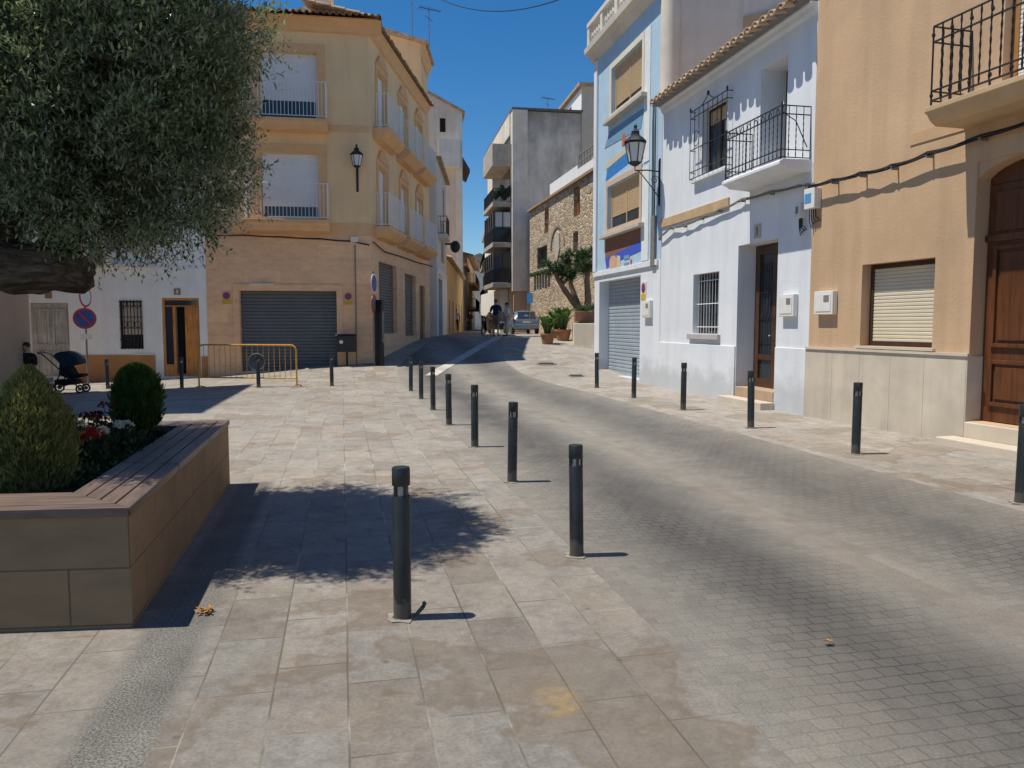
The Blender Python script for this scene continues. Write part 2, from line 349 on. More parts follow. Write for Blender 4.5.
# ------------------------------------------------------------------ mesh builder
class MB:
    def __init__(s): s.v = []; s.f = []; s.mi = []; s.m = 0
    def face(s, pts):
        i = len(s.v); s.v += [tuple(p) for p in pts]; s.f.append(tuple(range(i, i+len(pts)))); s.mi.append(s.m); return s
    def mesh(s, vs, fs):
        i = len(s.v); s.v += [tuple(p) for p in vs]
        for f in fs: s.f.append(tuple(i+k for k in f)); s.mi.append(s.m)
        return s
    def box(s, x0, x1, y0, y1, z0, z1):
        vs = [(x0,y0,z0),(x1,y0,z0),(x1,y1,z0),(x0,y1,z0),(x0,y0,z1),(x1,y0,z1),(x1,y1,z1),(x0,y1,z1)]
        return s.mesh(vs, [(3,2,1,0),(4,5,6,7),(0,1,5,4),(1,2,6,5),(2,3,7,6),(3,0,4,7)])
    def prism(s, poly, z0, z1):
        n = len(poly); vs = [(x,y,z0) for x,y in poly] + [(x,y,z1) for x,y in poly]
        return s.mesh(vs, [tuple(range(n-1,-1,-1)), tuple(range(n,2*n))] + [(i,(i+1)%n,n+(i+1)%n,n+i) for i in range(n)])
    def prism_y(s, poly, y0, y1):   # poly in x,z (counter clockwise seen from -y)
        n = len(poly); vs = [(x,y0,z) for x,z in poly] + [(x,y1,z) for x,z in poly]
        return s.mesh(vs, [tuple(range(n)), tuple(range(2*n-1,n-1,-1))] + [(i,n+i,n+(i+1)%n,(i+1)%n) for i in range(n)])
    def prism_x(s, poly, x0, x1):   # poly in y,z
        n = len(poly); vs = [(x0,y,z) for y,z in poly] + [(x1,y,z) for y,z in poly]
        return s.mesh(vs, [tuple(range(n-1,-1,-1)), tuple(range(n,2*n))] + [(i,(i+1)%n,n+(i+1)%n,n+i) for i in range(n)])
    def tube(s, pts, r, n=6, cap=True):
        pts = [Vector(p) for p in pts]; k = len(pts)
        rs = r if isinstance(r, (list, tuple)) else [r]*k
        up = Vector((.137,.271,1)).normalized(); vs = []
        for i, p in enumerate(pts):
            d = (pts[min(i+1,k-1)] - pts[max(i-1,0)])
            if d.length < 1e-9: d = Vector((0,0,1))
            d.normalize(); a = d.cross(up)
            if a.length < .05: a = d.cross(Vector((1,0,0)))
            a.normalize(); b = d.cross(a); up = b.cross(d) if False else up
            for j in range(n):
                t = 2*math.pi*j/n + math.pi/n
                vs.append(p + a*(rs[i]*math.cos(t)) + b*(rs[i]*math.sin(t)))
        fs = [(i*n+j, (i+1)*n+j, (i+1)*n+(j+1)%n, i*n+(j+1)%n) for i in range(k-1) for j in range(n)]
        if cap: fs += [tuple(range(n)), tuple(range((k-1)*n+n-1, (k-1)*n-1, -1))]
        return s.mesh(vs, fs)
    def lathe(s, prof, n=16, cx=0, cy=0, capb=True, capt=True, rot=0):
        vs = []; k = len(prof)
        for r, z in prof:
            for j in range(n):
                t = 2*math.pi*j/n + rot; vs.append((cx+r*math.cos(t), cy+r*math.sin(t), z))
        fs = [(i*n+j, i*n+(j+1)%n, (i+1)*n+(j+1)%n, (i+1)*n+j) for i in range(k-1) for j in range(n)]
        if capb: fs.append(tuple(range(n-1,-1,-1)))
        if capt: fs.append(tuple(range((k-1)*n, k*n)))
        return s.mesh(vs, fs)
    def disc(s, c, nrm, r, th, n=20):
        c = Vector(c); nrm = Vector(nrm).normalized()
        return s.tube([c - nrm*th/2, c + nrm*th/2], r, n)
    def ell(s, c, rx, ry, rz, n=10, m=7):
        prof = []
        vs = []; fs = []
        for i in range(m+1):
            a = math.pi*i/m
            for j in range(n):
                t = 2*math.pi*j/n; vs.append((c[0]+rx*math.sin(a)*math.cos(t), c[1]+ry*math.sin(a)*math.sin(t), c[2]-rz*math.cos(a)))
        fs = [(i*n+j, i*n+(j+1)%n, (i+1)*n+(j+1)%n, (i+1)*n+j) for i in range(m) for j in range(n)]
        return s.mesh(vs, fs)
    def build(s, name, mats, parent=None, smooth=False, bevel=0, label=None):
        me = bpy.data.meshes.new(name); me.from_pydata(s.v, [], s.f)
        for m in (mats if isinstance(mats, (list, tuple)) else [mats]): me.materials.append(m)
        me.polygons.foreach_set('material_index', s.mi)
        if smooth: me.polygons.foreach_set('use_smooth', [True]*len(s.f))
        me.validate(); me.update()
        o = bpy.data.objects.new(name, me); col.objects.link(o)
        if parent is not None:
            o.parent = parent
            if parent.get('_zoff') is not None: o.location.z = -parent['_zoff']
        if bevel:
            b = o.modifiers.new('bevel', 'BEVEL'); b.width = bevel; b.segments = 2; b.limit_method = 'ANGLE'
        if smooth:
            o.modifiers.new('split', 'EDGE_SPLIT').split_angle = R(40)
        if label: o['label'] = label
        return o

def tag(o, label=None, cat=None, group=None, kind=None):
    if label: o['label'] = label
    if cat: o['category'] = cat
    if group: o['group'] = group
    if kind: o['kind'] = kind
    return o
def thing(name, label, cat, loc=(0,0,0), rz=0, group=None):
    o = bpy.data.objects.new(name, None); col.objects.link(o); o.empty_display_size = .2
    o.location = loc; o.rotation_euler = (0,0,rz)
    return tag(o, label, cat, group)
def kids(o): return [c for c in bpy.data.objects if c.parent == o]
def copy_tree(o, parent=None):
    c = o.copy(); col.objects.link(c)
    if parent is not None: c.parent = parent
    for ch in kids(o): copy_tree(ch, c)
    return c
def facade(name, label, cat, P, Q, z0=0.0, group=None):
    """Empty at the left end (seen from the street) of a frontage; local x along it, local y into the building, z absolute"""
    o = thing(name, label, cat, (P[0], P[1], z0), math.atan2(Q[1]-P[1], Q[0]-P[0]), group)
    o['_zoff'] = z0
    return o, math.hypot(Q[0]-P[0], Q[1]-P[1])

def wall_mb(L, zb, zt, ops, D, mb=None, x0=0.0, mz=None):
    """frontage at y=0 with real recessed openings (x0,x1,z0,z1,depth) on a body D deep. mz = (z, idx) material below z"""
    mb = mb or MB()
    xs = sorted({x0, x0+L, *[o[0] for o in ops], *[o[1] for o in ops]})
    zs = sorted({zb, zt, *[o[2] for o in ops], *[o[3] for o in ops], *([mz] if mz else [])})
    xs = [x for x in xs if x0 <= x <= x0+L]; zs = [z for z in zs if zb <= z <= zt]
    for i in range(len(xs)-1):
        for j in range(len(zs)-1):
            cx, cz = (xs[i]+xs[i+1])/2, (zs[j]+zs[j+1])/2
            if any(o[0] < cx < o[1] and o[2] < cz < o[3] for o in ops): continue
            mb.m = 1 if (mz and cz < mz) else 0
            mb.face([(xs[i],0,zs[j]),(xs[i+1],0,zs[j]),(xs[i+1],0,zs[j+1]),(xs[i],0,zs[j+1])])
    for a,b,c,d,dp in ops:
        mb.m = 1 if (mz and (c+d)/2 < mz) else 0
        mb.face([(a,0,c),(a,0,d),(a,dp,d),(a,dp,c)]); mb.face([(b,0,c),(b,dp,c),(b,dp,d),(b,0,d)])
        mb.face([(a,0,d),(b,0,d),(b,dp,d),(a,dp,d)]); mb.face([(a,0,c),(a,dp,c),(b,dp,c),(b,0,c)])
        mb.face([(a,dp,c),(b,dp,c),(b,dp,d),(a,dp,d)])
    for (za, zc, mi) in (((zb, mz, 1), (mz, zt, 0)) if mz else ((zb, zt, 0),)):
        mb.m = mi
        mb.face([(x0,0,za),(x0,0,zc),(x0,D,zc),(x0,D,za)]); mb.face([(x0+L,0,za),(x0+L,D,za),(x0+L,D,zc),(x0+L,0,zc)])
        mb.face([(x0,D,za),(x0,D,zc),(x0+L,D,zc),(x0+L,D,za)])
    mb.m = 0
    mb.face([(x0,0,zt),(x0+L,0,zt),(x0+L,D,zt),(x0,D,zt)])
    return mb

def slats_mb(x0, x1, z0, z1, y, pitch=.075, dp=.014, mb=None):
    mb = mb or MB(); n = max(2, int((z1-z0)/pitch)); p = (z1-z0)/n
    for i in range(n):
        a = z0+i*p
        mb.face([(x0,y,a),(x1,y,a),(x1,y-dp,a+p*.22),(x0,y-dp,a+p*.22)])
        mb.face([(x0,y-dp,a+p*.22),(x1,y-dp,a+p*.22),(x1,y-dp,a+p*.78),(x0,y-dp,a+p*.78)])
        mb.face([(x0,y-dp,a+p*.78),(x1,y-dp,a+p*.78),(x1,y,a+p),(x0,y,a+p)])
    return mb
def frame_mb(x0, x1, z0, z1, y0, y1, w, mull=(), bars=(), mb=None):
    mb = mb or MB()
    mb.box(x0, x0+w, y0, y1, z0, z1); mb.box(x1-w, x1, y0, y1, z0, z1)
    mb.box(x0+w, x1-w, y0, y1, z1-w, z1); mb.box(x0+w, x1-w, y0, y1, z0, z0+w)
    for m in mull: mb.box(m-w*.4, m+w*.4, y0+.004, y1-.002, z0+w, z1-w)
    for m in bars: mb.box(x0+w, x1-w, y0+.006, y1-.004, m-w*.3, m+w*.3)
    return mb
def window(root, x0, x1, z0, z1, dp, fm, shut=None, shut_to=None, mull=(), w=.05, name='window', pitch=.05):
    g = .006
    f = frame_mb(x0+g, x1-g, z0+g, z1-g, dp-.07, dp-.012, w, mull).build(name, fm, root)
    MB().box(x0+w*.6, x1-w*.6, dp-.035, dp-.026, z0+w*.6, z1-w*.6).build('pane', m_glass, f)
    if shut is not None:
        zz = z0+w if shut_to is None else shut_to
        s = slats_mb(x0+w+.004, x1-w-.004, zz, z1-w, dp-.045, pitch, .01)
        s.build('roller_shutter', shut, f)
    return f
def garage(root, x0, x1, z0, z1, dp, m, pitch=.09, name='garage_shutter'):
    mb = slats_mb(x0+.004, x1-.004, z0+.1, z1-.004, dp-.03, pitch, .022)
    mb.box(x0+.01, x1-.01, dp-.065, dp-.03, z0, z0+.1)
    return mb.build(name, m, root)
def bar_railing(pts, z0, z1, pitch, r=.008, n=4, rail=.014, mid=None, twist=False, mb=None):
    mb = mb or MB()
    for i in range(len(pts)-1):
        a, b = Vector((*pts[i],0)), Vector((*pts[i+1],0)); L = (b-a).length; k = max(1, round(L/pitch))
        for j in range(k+1):
            if i > 0 and j == 0: continue
            p = a.lerp(b, j/k)
            if twist and 0 < j < k:
                q = 14; zz = [z0+(z1-z0)*t/q for t in range(q+1)]
                mb.tube([(p.x,p.y,z) for z in zz], [r*(1.5 if t%2 else .8) for t in range(q+1)], n, False)
            else: mb.tube([(p.x,p.y,z0),(p.x,p.y,z1)], r if 0 < j < k else r*1.3, n, False)
        for z in (z0, z1, *(mid or ())):
            mb.tube([(a.x,a.y,z),(b.x,b.y,z)], rail, n)
    return mb
def tiles_mb(x0, x1, yf, zf, dep, slope, pitch=.21, r=.085, back=True):
    """barrel tiles: covers over channels, running up-slope from the eave edge at y=yf"""
    mb = MB(); n = max(1, int(round((x1-x0)/pitch))); p = (x1-x0)/n
    L = dep; rows = max(1, int(L/.42))
    for i in range(n):
        cx = x0+(i+.5)*p
        jz = rnd.uniform(-.008,.008); jy = rnd.uniform(-.025,.025)
        for k in range(rows):
            ya, yb = yf+jy+L*k/rows, yf+L*(k+1)/rows+.05
            za, zb = zf+(ya-yf)*slope+.012+jz, zf+(yb-yf)*slope-.008+jz
            vs = []; N = 6
            for (y, z, rr) in ((ya,za,r),(yb,zb,r*.84)):
                for rad in (rr, rr-.016):
                    for t in range(N+1):
                        an = math.pi*t/N; vs.append((cx+rad*math.cos(an), y, z+rad*math.sin(an)))
            q = N+1; fs = []
            for t in range(N):
                fs += [(t, t+1, 2*q+t+1, 2*q+t), (q+t, 3*q+t, 3*q+t+1, q+t+1), (t, q+t, q+t+1, t+1)]
            mb.mesh(vs, fs)
            if i < n-1:   # channel tile between covers
                c2 = cx+p/2; vs = []
                for (y, z) in ((ya-.03,za),(yb,zb)):
                    for t in range(5):
                        an = math.pi+math.pi*t/4; vs.append((c2+r*.9*math.cos(an), y, z+.04+r*.6*math.sin(an)))
                mb.mesh(vs, [(t, t+1, 6+t, 5+t) for t in range(4)])
    return mb

# ------------------------------------------------------------------ ground sheets
def xl(y):
    a = 1.62-.22*y; b = -3.55-.012*(y-36); k = sst(19, 30, y); return a*(1-k)+b*k
def xr(y):
    a = 5.4-.22*y; b = -.45-.02*(y-36); k = sst(17, 30, y); return a*(1-k)+max(b, -2.4)*k
ys = [-5+.4*i for i in range(126)] + [46, 48, 51, 55, 60, 66, 73, 81, 90, 100, 112, 125, 140]
def strip(name, fa, fb, n, m, dz=0.0, ylist=None, nonlin=False):
    mb = MB(); yl = ylist or ys; vs = []
    for y in yl:
        a, b = fa(y), fb(y)
        for i in range(n+1):
            x = a+(b-a)*i/n; vs.append((x, y, hgt(x, y)+dz))
    w = n+1
    mb.mesh(vs, [(j*w+i, j*w+i+1, (j+1)*w+i+1, (j+1)*w+i) for j in range(len(yl)-1) for i in range(n)])
    return tag(mb.build(name, m, None, smooth=False), kind='structure')
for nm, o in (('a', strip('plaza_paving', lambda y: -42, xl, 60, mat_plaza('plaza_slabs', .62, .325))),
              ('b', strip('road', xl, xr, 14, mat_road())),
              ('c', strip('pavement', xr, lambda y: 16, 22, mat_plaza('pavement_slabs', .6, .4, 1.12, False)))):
    o.data.polygons.foreach_set('use_smooth', [True]*len(o.data.polygons))
gy = [-60, -30, -10] + [i*2-5 for i in range(1, 30)] + [60, 80, 110, 150, 260, 500]
gx = [-500, -200, -90, -60] + [-42+2*i for i in range(30)] + [30, 60, 120, 300, 500]
mb = MB(); vs = [(x, y, hgt(x, y)-.12) for y in gy for x in gx]; w = len(gx)
mb.mesh(vs, [(j*w+i, j*w+i+1, (j+1)*w+i+1, (j+1)*w+i) for j in range(len(gy)-1) for i in range(w-1)])
tag(mb.build('ground', M('dusty_earth', (.26,.22,.17), .95, .2, .6, .3, 8)), kind='structure')

# drain channel of pale stone up the slope
def ribbon(name, pts, wd, m, dz):
    mb = MB(); vs = []
    P = []
    for i in range(len(pts)-1):
        for k in range(8):
            P.append(tuple(pts[i][j]+(pts[i+1][j]-pts[i][j])*k/8 for j in range(2)))
    P.append(pts[-1])
    for i, p in enumerate(P):
        a, b = P[max(0,i-1)], P[min(len(P)-1,i+1)]
        d = Vector((b[0]-a[0], b[1]-a[1])).normalized(); nx, ny = d.y, -d.x
        for k in range(5):
            q = (k/4-.5)*wd; x, y = p[0]+nx*q, p[1]+ny*q; vs.append((x, y, hgt(x, y)+dz))
    mb.mesh(vs, [(i*5+k, i*5+k+1, (i+1)*5+k+1, (i+1)*5+k) for i in range(len(P)-1) for k in range(4)])
    return tag(mb.build(name, m), kind='structure')
ribbon('gutter', [(-2.35,22.3), (-2.2,23.8), (-1.5,28), (-.74,33), (-.6,38), (-1.0,44)], .36, mat_blocks('gutter_stone', (.48,.45,.40), .5, 5, .01, .12, .5), .012)
# ------------------------------------------------------------------ RIGHT ROW
A = (4.77,12.4); B = (3.51,18.3); C = (2.55,22.9)
# --- apricot house (nearest, right)
O2 = (A[0]+.28*10.4, A[1]-10.4)
rt, L = facade('apricot_house', 'apricot rendered house with arched wooden door, marble plinth and long black balcony', 'house', A, O2)
ops = [(1.17,2.50,1.30,2.47,.22), (3.08,4.72,.42,3.55,.30), (3.36,4.75,4.26,6.55,.2), (6.2,7.5,1.3,2.5,.2)]
mb = wall_mb(L, -.3, 9.6, ops, 9)
# spandrels that turn the door head into a low arch
for sgn in (0, 1):
    pts = []
    for k in range(9):
        t = k/8; x = 3.90-.82*(1-t) if sgn == 0 else 3.90+.82*(1-t)
        pts.append((x, 3.55-.27*(1-math.sqrt(max(0, 1-((x-3.90)/.82)**2*.92)))))
    xe = 3.08 if sgn == 0 else 4.72
    poly = [(xe, pts[0][1])] + pts[1:] + [(xe, 3.56)]
    mb.prism_y(poly if sgn == 0 else poly[::-1], .02, .28)
wall_o = mb.build('wall', m_orange, rt)
# plinth in marble panels, returning into the door jamb
mb = MB()
xs_ = [-.02,.62,1.22,1.82,2.42,3.078]
for a, b in zip(xs_[:-1], xs_[1:]): mb.box(a+.002, b-.002, -.035, -.002, -.2, 1.215)
mb.box(3.081, 3.095, -.035, .2, -.2, 1.215)
pl = mb.build('plinth', m_marble, rt)
mb = MB()
for a in (4.725, 5.4, 6.1, 6.8, 7.5, 8.2, 8.9, 9.6): mb.box(a, a+.698, -.035, -.002, -.2, 1.215)
mb.build('plinth', m_marble, rt)
MB().box(-.02, 3.11, -.055, -.001, 1.217, 1.252).build('ledge', m_marble2, pl)
window(rt, 1.17, 2.50, 1.30, 2.47, .22, m_brownfr, m_cshut, w=.06)
MB().box(1.1, 2.56, -.05, .19, 1.262, 1.297).build('sill', m_marble2, rt)
window(rt, 6.2, 7.5, 1.3, 2.5, .2, m_brownfr, m_cshut, w=.06)
f = window(rt, 3.36, 4.75, 4.26, 6.55, .2, M('honey_window_frame', (.36,.18,.06), .5, .15, 6), m_wshut, w=.07, name='balcony_window')
# arched double door
mb = MB(); mb.box(3.086, 3.9-.004, .20, .25, .43, 3.28); mb.box(3.9+.004, 4.714, .20, .25, .43, 3.28)
mb.box(3.086, 4.714, .205, .25, 3.285, 3.5)
d = mb.build('door', m_door, rt, bevel=.004)
mb = MB()
for x in (3.2, 4.0):
    for z0, z1 in ((.62,1.18),(1.33,2.55)):
        frame_mb(x, x+.6, z0, z1, .165, .198, .05, mb=mb); mb.box(x+.085, x+.515, .18, .199, z0+.085, z1-.085)
    mb.box(x, x+.6, .17, .199, 2.72, 3.18)
mb.box(3.87, 3.93, .155, .199, .45, 3.26); mb.box(3.09, 4.71, .15, .199, 2.6, 2.68)
mb.build('door_panel', m_door, d, bevel=.006)
MB().ell((3.82,.15,1.45), .025, .03, .025).build('handle', m_ring, d)
mb = MB(); mb.box(2.96, 4.85, -.34, -.06, -.1, .225); mb.build('step', m_marble2, rt, bevel=.012)
mb = MB(); mb.box(3.1, 4.70, -.055, .19, .10, .415); mb.build('threshold', m_marble2, rt, bevel=.012)
# balcony
def slab_profile(y0, zt, th):
    return [(0, zt), (0, zt-th), (-(-y0)*.72, zt-th), (y0*.86, zt-th*.72), (y0*.93, zt-th*.42), (y0, zt-th*.30), (y0, zt)]
bl = MB().prism_x(slab_profile(-.62, 4.20, .21)[::-1], 2.87, 5.9).build('balcony', M('balcony_stone', (.52,.37,.225), .8, .12, 2, .2), rt, bevel=.008)
mb = bar_railing([(2.92,0),(2.92,-.57),(5.85,-.57),(5.85,0)], 4.27, 5.13, .135, .0095, 4, .012, (4.38,4.95), True)
for x in [2.92+.27*i for i in range(11)]:
    mb.tube([(x,-.57,4.18),(x,-.57,4.28)], .014, 5); mb.ell((x,-.57,5.03), .022, .022, .032, 6, 4); mb.ell((x,-.57,4.33), .022, .022, .03, 6, 4)
mb.build('railing', m_iron, bl)
MB().box(2.0, 10.8, -.012, -.001, 3.98, 4.13).build('band', m_jamb, rt)
roof = tiles_mb(0, 10.8, -.4, 9.62, 4, .3, .24).build('roof', m_tile, rt)
MB().prism_x([(-.35,9.58),(0,9.45),(9,9.45),(4.5,10.6)], 0.01, 10.79).build('roof_base', m_orange, roof)

def meter_box(x, z, w, h, P, Q, label, off=.0):
    rt, _ = facade('meter_box', label, 'meter box', P, Q)
    b = MB().box(x, x+w, -.09-off, -.002-off, z, z+h).build('casing', m_boxw, rt, bevel=.008)
    MB().box(x+.04, x+w-.04, -.097-off, -.091-off, z+.05, z+h-.05).build('cover', m_boxw, rt)
    MB().box(x+w*.55, x+w*.82, -.102-off, -.098-off, z+h*.55, z+h*.82).build('inspection_window', m_cableg, rt)
    return rt
meter_box(.22, 1.76, .44, .36, A, O2, 'off white meter box with small grey window on the apricot wall')
meter_box(5.27, 1.74, .44, .37, B, A, 'white meter box on the white wall right of the walnut door')
meter_box(3.74, 1.78, .5, .42, C, B, 'white meter box right of the grey garage shutter on the blue house')
# junction boxes
def jbox(x, z, w, h, P, Q, label, m2):
    rt, _ = facade('junction_box', label, 'junction box', P, Q)
    MB().box(x, x+w, -.13, -.002, z, z+h).build('casing', m_boxw, rt, bevel=.01)
    MB().box(x+.03, x+w*.7, -.136, -.131, z+h*.3, z+h*.75).build('sticker', m2, rt)
    mb = MB()
    for k in range(4):
        xx = x+w*.2+k*w*.2
        mb.tube([(xx,-.06,z),(xx+.02,-.07,z-.15),(xx+.03,-.05,z-.28+.05*k),(xx+.06,-.02,z-.2)], .008, 5)
    mb.build('wire_loop', m_cable, rt)
    return rt
jbox(-.05, 3.42, .26, .32, A, O2, 'cream junction box with blue sticker at the corner of the apricot house', m_skyb)
jbox(5.74, 3.32, .14, .24, B, A, 'small grey junction box on the white wall below its balcony', m_cableg)

# --- white house
rt, L = facade('white_house', 'white two storey house with tiled eaves, black balcony and walnut door', 'house', B, A)
ops = [(2.05,3.08,4.72,6.02,.22), (4.36,5.22,4.24,6.12,.55), (1.76,2.93,1.42,2.67,.22), (3.68,5.06,.28,3.09,.45)]
wall_mb(L, -.3, 6.63, ops, 8).build('wall', m_white, rt)
MB().box(-.0, 3.66, -.03, -.001, -.2, 1.2).build('plinth', m_white, rt, bevel=.01)
MB().box(5.08, 6.0, -.03, -.001, -.2, 1.22).build('plinth', m_white, rt, bevel=.01)
MB().box(0, 3.3, -.035, -.001, 3.86, 4.06).build('band', M('tan_band', (.50,.35,.20), .85, .15, 3, .2), rt, bevel=.008)
f = window(rt, 2.05, 3.08, 4.72, 6.02, .22, m_brownfr, m_bshut, 5.70, (2.56,))
# upper grille bulging proud of the wall
mb = MB()
gx0, gx1, gz0, gz1 = 1.74, 3.34, 4.66, 6.05
for k in range(9):
    x = gx0+(gx1-gx0)*k/8; mb.tube([(x,-.12,gz0),(x,-.12,gz1)], .009, 4)
for z in (gz0, gz0+.14, (gz0+gz1)/2-.1, gz1-.14, gz1):
    mb.tube([(gx0,0,z),(gx0,-.12,z),(gx1,-.12,z),(gx1,0,z)], .010, 4)
for k in range(14):
    a0, a1 = math.pi*k/7, math.pi*(k+1)/7
    for cx in (2.05, 2.95): mb.tube([(cx+.12*math.cos(a0),-.13,5.45+.16*math.sin(a0)),(cx+.12*math.cos(a1),-.13,5.45+.16*math.sin(a1))], .008, 4)
mb.tube([(2.25,-.12,6.05),(2.42,-.12,6.13),(2.54,-.12,6.21),(2.66,-.12,6.13),(2.82,-.12,6.05)], .011, 4)
mb.ell((2.54,-.12,6.23), .03, .03, .05, 6, 5); mb.ell((gx1,-.12,6.09), .02, .02, .05, 6, 5); mb.ell((gx0,-.12,6.09), .02, .02, .05, 6, 5)
mb.build('grille', m_iron, rt)
MB().box(1.72, 3.2, -.08, .2, 4.58, 4.64).build('sill', m_white, rt, bevel=.008)
# balcony door deep in its reveal
d = MB().box(4.37, 5.21, .49, .54, 4.26, 6.11).build('balcony_door', m_ddoor, rt)
frame_mb(4.46, 5.12, 4.35, 6.03, .462, .488, .07, (4.76,), mb=MB()).build('frame', m_brownfr, d)
bl = MB().prism_x([(0,4.22),(-.50,4.22),(-.56,4.18),(-.56,4.13),(-.46,4.10),(-.42,4.06),(0,4.03)][::1], 4.05, 5.97).build('balcony', m_white, rt, bevel=.006)
W4 = [(4.10,0),(4.10,-.51),(5.92,-.51),(5.92,0)]
mb = bar_railing(W4, 4.25, 4.92, .118, .0085, 4, .011, (4.37,), True)
mb2 = bar_railing(W4, 4.92, 5.05, .118, .008, 4, .012)
mb.mesh(mb2.v, mb2.f)
for i in range(8):   # hoops under the handrail
    cx = 4.22+.225*i
    mb.tube([(cx-.055+.11*(.5-.5*math.cos(math.pi*k/6)), -.51, 4.92+.10*math.sin(math.pi*k/6)) for k in range(7)], .008, 4)
for x, y in ((5.92,-.51),(4.10,-.51)): mb.tube([(x,y,4.2),(x,y,5.1)], .014, 5)
mb.tube([(5.92,-.51,5.05),(6.0,-.54,5.10),(6.05,-.56,5.02),(6.01,-.55,4.96)], .009, 4)
mb.tube([(5.92,-.51,4.95),(5.98,-.3,4.80),(5.99,-.1,4.4)], .009, 4)
mb.build('railing', m_iron, bl)
# ground window
window(rt, 1.76, 2.93, 1.42, 2.67, .22, m_brownfr, mull=(2.34,))
mb = MB()
for k in range(9):
    x = 1.84+1.02*k/8; mb.tube([(x,.09,1.43),(x,.09,2.66)], .0065, 4)
for z in (1.56, 2.04, 2.52): mb.tube([(1.76,.09,z),(2.93,.09,z)], .009, 4)
mb.build('grille', m_whitep, rt)
MB().box(1.62, 3.03, -.07, .2, 1.30, 1.412).build('sill', M('grey_sill', (.42,.41,.39), .8, .1, 4, .1), rt, bevel=.008)
# street door with a glazed, grilled upper
d = frame_mb(3.69, 5.05, .44, 3.08, .36, .43, .16, (4.37,), (1.0,), mb=MB()).build('door', m_ddoor, rt)
MB().box(3.8, 4.95, .40, .41, .55, 2.95).build('pane', m_glass, d)
mb = MB()
for k in range(12):
    x = 3.9+.95*k/11; mb.tube([(x,.37,1.05),(x,.37,2.75)], .008, 4)
for z in (1.3, 1.75, 2.2, 2.6): mb.tube([(3.85,.37,z),(4.9,.37,z)], .008, 4)
for k in range(3):
    cx = 4.05+.32*k; mb.tube([(cx+.12*math.cos(math.pi*2*j/10), .365, 2.0+.3*math.sin(math.pi*2*j/10)) for j in range(11)], .008, 4)
mb.build('grille', m_iron, d)
MB().ell((4.3,.33,1.4), .02, .03, .02).build('handle', m_ring, d)
MB().box(3.70, 5.04, -.02, .35, .2, .435).build('threshold', M('tan_step', (.42,.30,.20), .7, .12, 4, .1), rt, bevel=.01)
MB().box(3.55, 5.12, -.30, -.032, -.1, .255).build('step', m_marble2, rt, bevel=.012)
p = MB().box(4.27, 4.49, -.02, -.002, 3.16, 3.41).build('number_plate', M('beige_tile', (.50,.44,.36), .4, .1, 20), rt)
MB().box(4.35, 4.41, -.023, -.0205, 3.21, 3.36).build('numeral', m_cableg, p)
# cornice, tiles, roof
MB().prism_x([(0,6.46),(-.05,6.50),(-.07,6.57),(-.12,6.60),(-.12,6.63),(0,6.63)], .02, 6.02).build('cornice', m_white, rt)
rf = tiles_mb(.16, 6.02, -.43, 6.60, 3.4, .28, .25, .112).build('roof', m_tile, rt)
MB().prism_x([(-.32,6.632),(8,6.632),(3.2,7.66)], .02, 6.0).build('roof_base', m_cableg, rf)

# --- blue house
rt, L = facade('blue_house', 'narrow pale blue house with painted mural, balustrade on top and grey garage shutter', 'house', C, B)
L0 = -.35
ops = [(.10,3.40,.20,2.86,.35), (.84,3.30,4.15,5.45,.16), (1.08,3.38,7.28,8.62,.16)]
mb = wall_mb(L-L0-.02, -.2, 9.55, ops, 8, x0=L0, mz=3.16)
mb.build('wall', [m_blue, m_white], rt)
MB().box(L0-.02, 4.55, -.05, -.002, 3.02, 3.16).build('band', m_white, rt, bevel=.01)
garage(rt, .10, 3.40, .20, 2.86, .35, m_gshutl, .1)
MB().box(L0-.04, L0+.22, -.06, -.002, 3.17, 9.29).build('pilaster', m_white, rt, bevel=.01)
for (x0, x1, z0, z1, sh) in ((.84,3.30,4.15,5.45,4.62), (1.08,3.38,7.28,8.62,7.62)):
    window(rt, x0, x1, z0, z1, .16, m_bshut, m_bshut, sh, ((x0+x1)/2,), .07)
    frame_mb(x0-.14, x1+.14, z0-.001, z1+.16, -.03, -.002, .14, mb=MB()).build('surround', m_cream if z0 > 6 else M('pinkish_trim', (.58,.42,.32), .8, .08, 3), rt)
    MB().box(x0-.32, x1+.34, -.17, .1, z0-.11, z0-.005).build('sill', M('sill_stone', (.50,.46,.40), .8, .1, 4), rt, bevel=.01)
